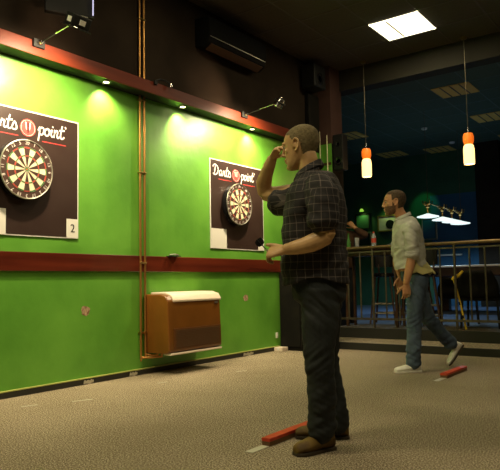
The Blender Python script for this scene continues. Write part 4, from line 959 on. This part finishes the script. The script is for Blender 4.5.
trousers(A, [(0.002, 0, 0.93, 0.145, 0.165), (0.0, 0, 0.86, 0.150, 0.172), (-0.004, 0, 0.79, 0.142, 0.172), (-0.006, 0, 0.75, 0.10, 0.15)],
         [([P(-0.012, 0.085, 0.83), P(-0.012, 0.10, 0.68), P(-0.004, 0.118, 0.47), P(-0.014, 0.115, 0.30), P(-0.008, 0.105, 0.16), P(-0.004, 0.105, 0.085)], [0.108, 0.098, 0.077, 0.074, 0.074, 0.072]),
          ([P(-0.016, -0.085, 0.83), P(-0.016, -0.10, 0.68), P(-0.016, -0.12, 0.47), P(-0.040, -0.140, 0.30), P(-0.060, -0.155, 0.16), P(-0.066, -0.162, 0.075)], [0.108, 0.098, 0.077, 0.072, 0.074, 0.074])],
         'black_jeans', M['jeans1'], man, 0.0035, 3, 0.93)
shoe(0, P(0.125, 0.212, 0), P(-0.060, 0.050, 0), man, M['boot'], M['sole'], 'brown_boot', 0.112, 0.050)
shoe(0, P(0.165, -0.155, 0), P(-0.135, -0.180, 0), man, M['boot'], M['sole'], 'brown_boot', 0.112, 0.050)
# dart held in the left hand
dd = (P(0.292, 0.185, 1.097) - P(0.245, 0.185, 1.042)); dp = dd.normalized(); c = P(0.245, 0.185, 1.042)
t = thing('dart', P(0.245, 0.185, 1.04), 'dart with black flight held in the plaid man\'s lower hand', 'dart')
MB().tube([c - dp * 0.055, c - dp * 0.03], [0.0012, 0.0025], 8).build('point', M['steel'], t, smooth=True)
MB().tube([c - dp * 0.03, c + dp * 0.02], 0.0045, 10).build('barrel', M['steel'], t, smooth=True)
MB().tube([c + dp * 0.02, c + dp * 0.055], 0.0030, 8).build('shaft', M['black'], t, smooth=True)
a1 = dp.orthogonal().normalized(); a2 = dp.cross(a1)
fl = MB()
for a_ in (A.l.cross(dp).normalized(), A.l):
    for sg in (-1, 1):
        q = a_ * sg; pr_ = [c + dp * 0.045, c + dp * 0.052 + q * 0.018, c + dp * 0.068 + q * 0.024, c + dp * 0.085 + q * 0.021, c + dp * 0.090 + q * 0.004, c + dp * 0.088]
        o_ = a_.cross(dp) * 0.0006; fl.add([x_ + o_ for x_ in pr_] + [x_ - o_ for x_ in pr_], [(0, 1, 2, 3, 4, 5), (11, 10, 9, 8, 7, 6)] + [(i, (i + 1) % 6, 6 + (i + 1) % 6, 6 + i) for i in range(6)])
fl.build('flight', M['black'], t)

# ---- bearded man walking
B = Fr((2.27, 5.86, 0), (-0.8, -0.6, 0)); P = B.p
man2 = thing('person', (2.27, 5.86, 0), 'bearded man in pale khaki shirt, blue jeans and white trainers walking left', 'person')
HB = Fr(P(0.212, 0.0, 1.648), (-0.86, -0.50, -0.03))
b = MB(); head_shape(b, HB, 1.05)
limb(b, [HB.p(-0.02, 0, -0.03), HB.p(-0.040, 0, -0.09), P(0.135, 0.0, 1.49), P(0.090, 0.0, 1.42)], [0.054, 0.054, 0.060, 0.085], 20)
b.rings([ring(B, 0.11, 0, 1.45, 0.055, 0.09), ring(B, 0.10, 0, 1.40, 0.08, 0.15), ring(B, 0.09, 0, 1.30, 0.10, 0.165), ring(B, 0.08, 0, 1.15, 0.11, 0.145), ring(B, 0.075, 0, 1.0, 0.11, 0.145), ring(B, 0.04, 0, 0.88, 0.085, 0.12)])
limb(b, [P(0.10, 0.14, 1.405), P(0.105, 0.185, 1.33), P(0.112, 0.205, 1.22), P(0.118, 0.21, 1.10)], [0.058, 0.052, 0.046, 0.041], 16)
limb(b, [P(0.118, 0.21, 1.10), P(0.135, 0.212, 1.02), P(0.158, 0.208, 0.93), P(0.178, 0.20, 0.845)], [0.041, 0.043, 0.036, 0.028], 16)
hand(b, P(0.172, 0.20, 0.838), -B.u + B.f * 0.02, -B.l + B.f * 0.15, 1 if (-B.u).cross(-B.l).dot(B.f) > 0 else -1, (0.35, 0.4, 0.45, 0.5), 1.0)
limb(b, [P(0.10, -0.14, 1.405), P(0.12, -0.185, 1.33), P(0.14, -0.205, 1.22), P(0.15, -0.21, 1.12)], [0.058, 0.052, 0.046, 0.041], 16)
limb(b, [P(0.15, -0.21, 1.12), P(0.155, -0.205, 1.05), P(0.140, -0.19, 0.98), P(0.130, -0.18, 0.91)], [0.041, 0.043, 0.036, 0.028], 16)
hand(b, P(0.130, -0.18, 0.91), -B.u + B.f * 0.05, B.l, 1 if (-B.u).cross(B.l).dot(B.f) > 0 else -1, (0.35, 0.4, 0.45, 0.5), 1.0)
for hp, kn, an in ((P(0.03, 0.09, 0.88), P(0.085, 0.10, 0.47), P(0.10, 0.10, 0.09)), (P(0.02, -0.09, 0.88), P(-0.10, -0.13, 0.52), P(-0.37, -0.18, 0.22))):
    limb(b, [hp, hp.lerp(kn, 0.5), kn, kn.lerp(an, 0.4), an], [0.08, 0.068, 0.05, 0.048, 0.034], 16)
remesh(b, 'body', M['skin2'], man2, 0.0045, 3, 0.4)
eyes(HB, man2, 1.05)
hair_cap(HB, 1.05, 0.009, 'short_hair', M['hair2'], man2, lambda f, l, u: (u > 0.066 + 0.2 * max(0, f) and f < 0.085) or (f < 0.030 and u > 0.020 and l > 0.03) or (f < 0.012 and u > 0.0 and l > 0.03 and f > 0.0) or (f < -0.026 and u > -0.062), seed=5, rough=0.003)
hair_cap(HB, 1.05, 0.0035, 'beard', M['beard'], man2, lambda f, l, u: False, seed=8) if False else None
b = MB(); b.rings([ring(HB, f * 1.05, 0, u * 1.05, rf * 1.05 + 0.004, rl * 1.05 + 0.004, 24, 2.15) for u, f, rf, rl in HS[:7]])
remesh(b, 'beard', M['beard'], man2, 0.0045, 2, 0.5, None, None, lambda c, n_: (lambda q: (q[2] < -0.052 and q[0] > 0.0) or (q[0] > -0.002 and q[0] < 0.03 and q[2] < 0.005) or (q[2] < -0.038 and q[0] > 0.0 and abs(q[1]) > 0.02))(HB.loc(c)))
def shirt2():
    b = MB()
    b.rings([ring(B, 0.135, 0.0, 1.520, 0.064, 0.068, tilt=-0.35), ring(B, 0.125, 0.0, 1.490, 0.078, 0.085, tilt=-0.3), ring(B, 0.110, 0, 1.455, 0.105, 0.135, tilt=-0.15), ring(B, 0.102, 0, 1.415, 0.120, 0.180), ring(B, 0.096, 0, 1.35, 0.135, 0.198), ring(B, 0.090, 0, 1.27, 0.142, 0.192), ring(B, 0.078, 0, 1.17, 0.145, 0.175),
             ring(B, 0.078, 0, 1.08, 0.148, 0.172), ring(B, 0.080, 0, 1.02, 0.152, 0.178), ring(B, 0.078, 0, 0.985, 0.150, 0.180)])
    limb(b, [P(0.10, 0.125, 1.395), P(0.105, 0.185, 1.345), P(0.110, 0.213, 1.25), P(0.112, 0.220, 1.14), P(0.116, 0.220, 1.115)], [0.072, 0.074, 0.067, 0.062, 0.066], 18)
    limb(b, [P(0.10, -0.125, 1.395), P(0.115, -0.185, 1.345), P(0.135, -0.210, 1.25), P(0.148, -0.218, 1.14)], [0.072, 0.074, 0.067, 0.064], 18)
    def ex(c):
        f, l, u = B.loc(c); k = 0
        if u < 1.20: k += 0.012 * noise.noise(V((f * 8, l * 8, u * 24 + f * 14)))
        if abs(l) > 0.16: k += 0.012 * noise.noise(V((f * 9 + 4, l * 8, u * 30 - f * 20)))
        return k
    def keep(c, n_):
        f, l, u = B.loc(c)
        if u < 1.01 and abs(l) < 0.2 and n_.dot(B.u) < -0.75: return False
        return not (u > 1.505 and n_.z > 0.6)
    return remesh(b, 'khaki_shirt', M['shirt2'], man2, 0.0065, 3, 0.5, wrinkle(0.007, 8, 11, 12, ex), None, keep)
sh2 = shirt2()
b = MB()
b.rings([[P(0.132 + math.cos(a) * r, math.sin(a) * r * 1.02, z - 0.030 * math.cos(a)) for a in [2 * PI * k / 28 for k in range(28)]] for r, z in ((0.066, 1.495), (0.066, 1.526), (0.071, 1.529), (0.086, 1.495), (0.082, 1.488))])
remesh(b, 'collar', M['shirt2'], sh2, 0.005, 2)
b = MB()
b.tube([P(0.110, 0.220, 1.150), P(0.116, 0.220, 1.105)], 0.066, 20)
remesh(b, 'rolled_cuff', M['shirt2'], sh2, 0.006, 2)
# flaring hem at the back
b = MB(); n1, n2 = 10, 6; top_ = []; vs = []
for j in range(n2 + 1):
    for i in range(n1 + 1):
        a = PI * 0.42 + (PI * 0.85) * i / n1; q = j / n2
        r = 1.0 + 0.62 * q * max(0, math.sin((a - PI * 0.42) / 0.85)) ** 0.7
        vs.append(P(0.07 + math.cos(a) * 0.150 * r, math.sin(a) * 0.175 * (1 + 0.10 * q), 1.055 - 0.115 * q + 0.014 * math.sin(i * 2.1) * q))
m_ = (n1 + 1) * (n2 + 1); vs2 = [v + (V((B.o.x, B.o.y, v.z)) + B.f * 0.07 - v).normalized() * 0.010 for v in vs]
fs = []
for j in range(n2):
    for i in range(n1):
        a = j * (n1 + 1) + i; fs += [(a, a + 1, a + n1 + 2, a + n1 + 1), (m_ + a, m_ + a + n1 + 1, m_ + a + n1 + 2, m_ + a + 1)]
for i in range(n1): fs += [(i + 1, i, m_ + i, m_ + i + 1), (n2 * (n1 + 1) + i, n2 * (n1 + 1) + i + 1, m_ + n2 * (n1 + 1) + i + 1, m_ + n2 * (n1 + 1) + i)]
for j in range(n2): a = j * (n1 + 1); c_ = a + n1; fs += [(a, a + n1 + 1, m_ + a + n1 + 1, m_ + a), (c_ + n1 + 1, c_, m_ + c_, m_ + c_ + n1 + 1)]
b.add(vs + vs2, fs); remesh(b, 'shirt_tail', M['tail2'], sh2, 0.005, 2)
trousers(B, [(0.045, 0, 0.995, 0.118, 0.150), (0.040, 0, 0.93, 0.128, 0.160), (0.030, 0, 0.87, 0.122, 0.160), (0.02, 0, 0.83, 0.08, 0.14)],
         [([P(0.03, 0.085, 0.90), P(0.055, 0.095, 0.72), P(0.085, 0.10, 0.50), P(0.095, 0.10, 0.32), P(0.105, 0.10, 0.17), P(0.105, 0.10, 0.07)], [0.102, 0.092, 0.072, 0.068, 0.070, 0.066]),
          ([P(0.02, -0.085, 0.90), P(-0.035, -0.105, 0.72), P(-0.105, -0.13, 0.52), P(-0.20, -0.15, 0.40), P(-0.30, -0.17, 0.29), P(-0.365, -0.18, 0.225)], [0.102, 0.092, 0.074, 0.068, 0.068, 0.066])],
         'blue_jeans', M['jeans2'], man2, 0.0035, 9, 0.99)
shoe(0, P(0.300, 0.125, 0), P(0.035, 0.090, 0), man2, M['sneaker'], M['sneaker'], 'white_trainer', 0.098, 0.048)
shoe(0, P(-0.335, -0.20, 0.012), P(-0.485, -0.195, 0.215), man2, M['sneaker'], M['sole'], 'white_trainer', 0.092, 0.046, up=(B.f * 0.8 + B.u * 0.6), laces=False)

# ---- third person on the platform, mostly hidden behind the man in plaid
G = Fr((-0.10, 8.78, 0.23), (0.55, -0.83, 0)); P = G.p
man3 = thing('person', (-0.10, 8.78, 0.23), 'person in dark brown jersey on the platform, mostly hidden behind the plaid man', 'person')
HG = Fr(P(0.06, 0.0, 1.62), (0.55, -0.83, 0))
b = MB(); head_shape(b, HG, 1.0)
limb(b, [HG.p(-0.02, 0, -0.03), P(0.02, 0.0, 1.49), P(0.0, 0.0, 1.42)], [0.056, 0.060, 0.08], 16)
b.rings([ring(G, 0.0, 0, 1.44, 0.055, 0.09), ring(G, 0.0, 0, 1.38, 0.09, 0.16), ring(G, 0, 0, 1.2, 0.11, 0.15), ring(G, 0, 0, 0.95, 0.11, 0.15), ring(G, 0, 0, 0.85, 0.10, 0.15)])
limb(b, [P(0.0, 0.15, 1.39), P(0.04, 0.24, 1.36), P(0.10, 0.36, 1.37)], [0.055, 0.05, 0.042], 14)
limb(b, [P(0.10, 0.36, 1.37), P(0.13, 0.28, 1.42), P(0.15, 0.18, 1.50)], [0.042, 0.040, 0.028], 14)
hand(b, P(0.15, 0.18, 1.50), P(0.13, 0.08, 1.60) - P(0.15, 0.18, 1.50), -G.f, 1, (0.5, 0.5, 0.6, 0.6), 1.0)
limb(b, [P(0.0, -0.15, 1.39), P(0.0, -0.20, 1.25), P(0.02, -0.21, 1.12), P(0.10, -0.19, 0.92)], [0.055, 0.048, 0.042, 0.028], 14)
hand(b, P(0.10, -0.19, 0.92), -G.u + G.f * 0.2, G.l, 1, (0.4, 0.4, 0.5, 0.5), 1.0)
for sg in (-1, 1): limb(b, [P(0, sg * 0.09, 0.85), P(0.01, sg * 0.10, 0.45), P(0, sg * 0.10, 0.08)], [0.08, 0.052, 0.036], 14)
remesh(b, 'body', M['skin'], man3, 0.0055, 2, 0.4)
hair_cap(HG, 1.0, 0.008, 'dark_hair', M['hair2'], man3, lambda f, l, u: (u > 0.060) or (f < -0.02 and u > -0.06) or (f < 0.03 and u > 0.02), 0.006, seed=11)
eyes(HG, man3)
b = MB(); b.rings([ring(G, 0.01, 0, 1.47, 0.075, 0.09), ring(G, 0.0, 0, 1.42, 0.11, 0.175), ring(G, 0.0, 0, 1.33, 0.14, 0.20), ring(G, 0, 0, 1.1, 0.145, 0.18), ring(G, 0, 0, 0.92, 0.145, 0.18), ring(G, 0, 0, 0.86, 0.14, 0.18)])
limb(b, [P(0.0, 0.13, 1.39), P(0.04, 0.24, 1.36), P(0.10, 0.36, 1.37)], [0.075, 0.068, 0.060], 14); limb(b, [P(0.10, 0.36, 1.37), P(0.13, 0.28, 1.42), P(0.145, 0.21, 1.475)], [0.058, 0.055, 0.046], 14)
limb(b, [P(0.0, -0.13, 1.39), P(0.0, -0.21, 1.25), P(0.02, -0.215, 1.12), P(0.08, -0.20, 0.97)], [0.075, 0.066, 0.058, 0.045], 14)
remesh(b, 'brown_jersey', M['brownwool'], man3, 0.0075, 3, 0.5, wrinkle(0.006, 8, 11, 20), None, lambda c, n_: not (G.loc(c)[2] < 0.88 and n_.z < -0.75) and not (G.loc(c)[2] > 1.455 and n_.z > 0.6))
b = MB(); b.rings([ring(G, 0, 0, 0.92, 0.125, 0.16), ring(G, 0, 0, 0.80, 0.12, 0.16), ring(G, 0, 0, 0.76, 0.08, 0.13)])
for sg in (-1, 1): limb(b, [P(0, sg * 0.085, 0.85), P(0.005, sg * 0.10, 0.45), P(0, sg * 0.10, 0.08)], [0.10, 0.075, 0.068], 16)
remesh(b, 'dark_trousers', M['jeans1'], man3, 0.009, 3, 0.5, wrinkle(0.005, 8, 9, 22))
for sg in (-1, 1): shoe(0, P(0.19, sg * 0.12, 0), P(-0.09, sg * 0.095, 0), man3, M['belt'], M['sole'], 'black_shoe', 0.085, 0.046, laces=False)
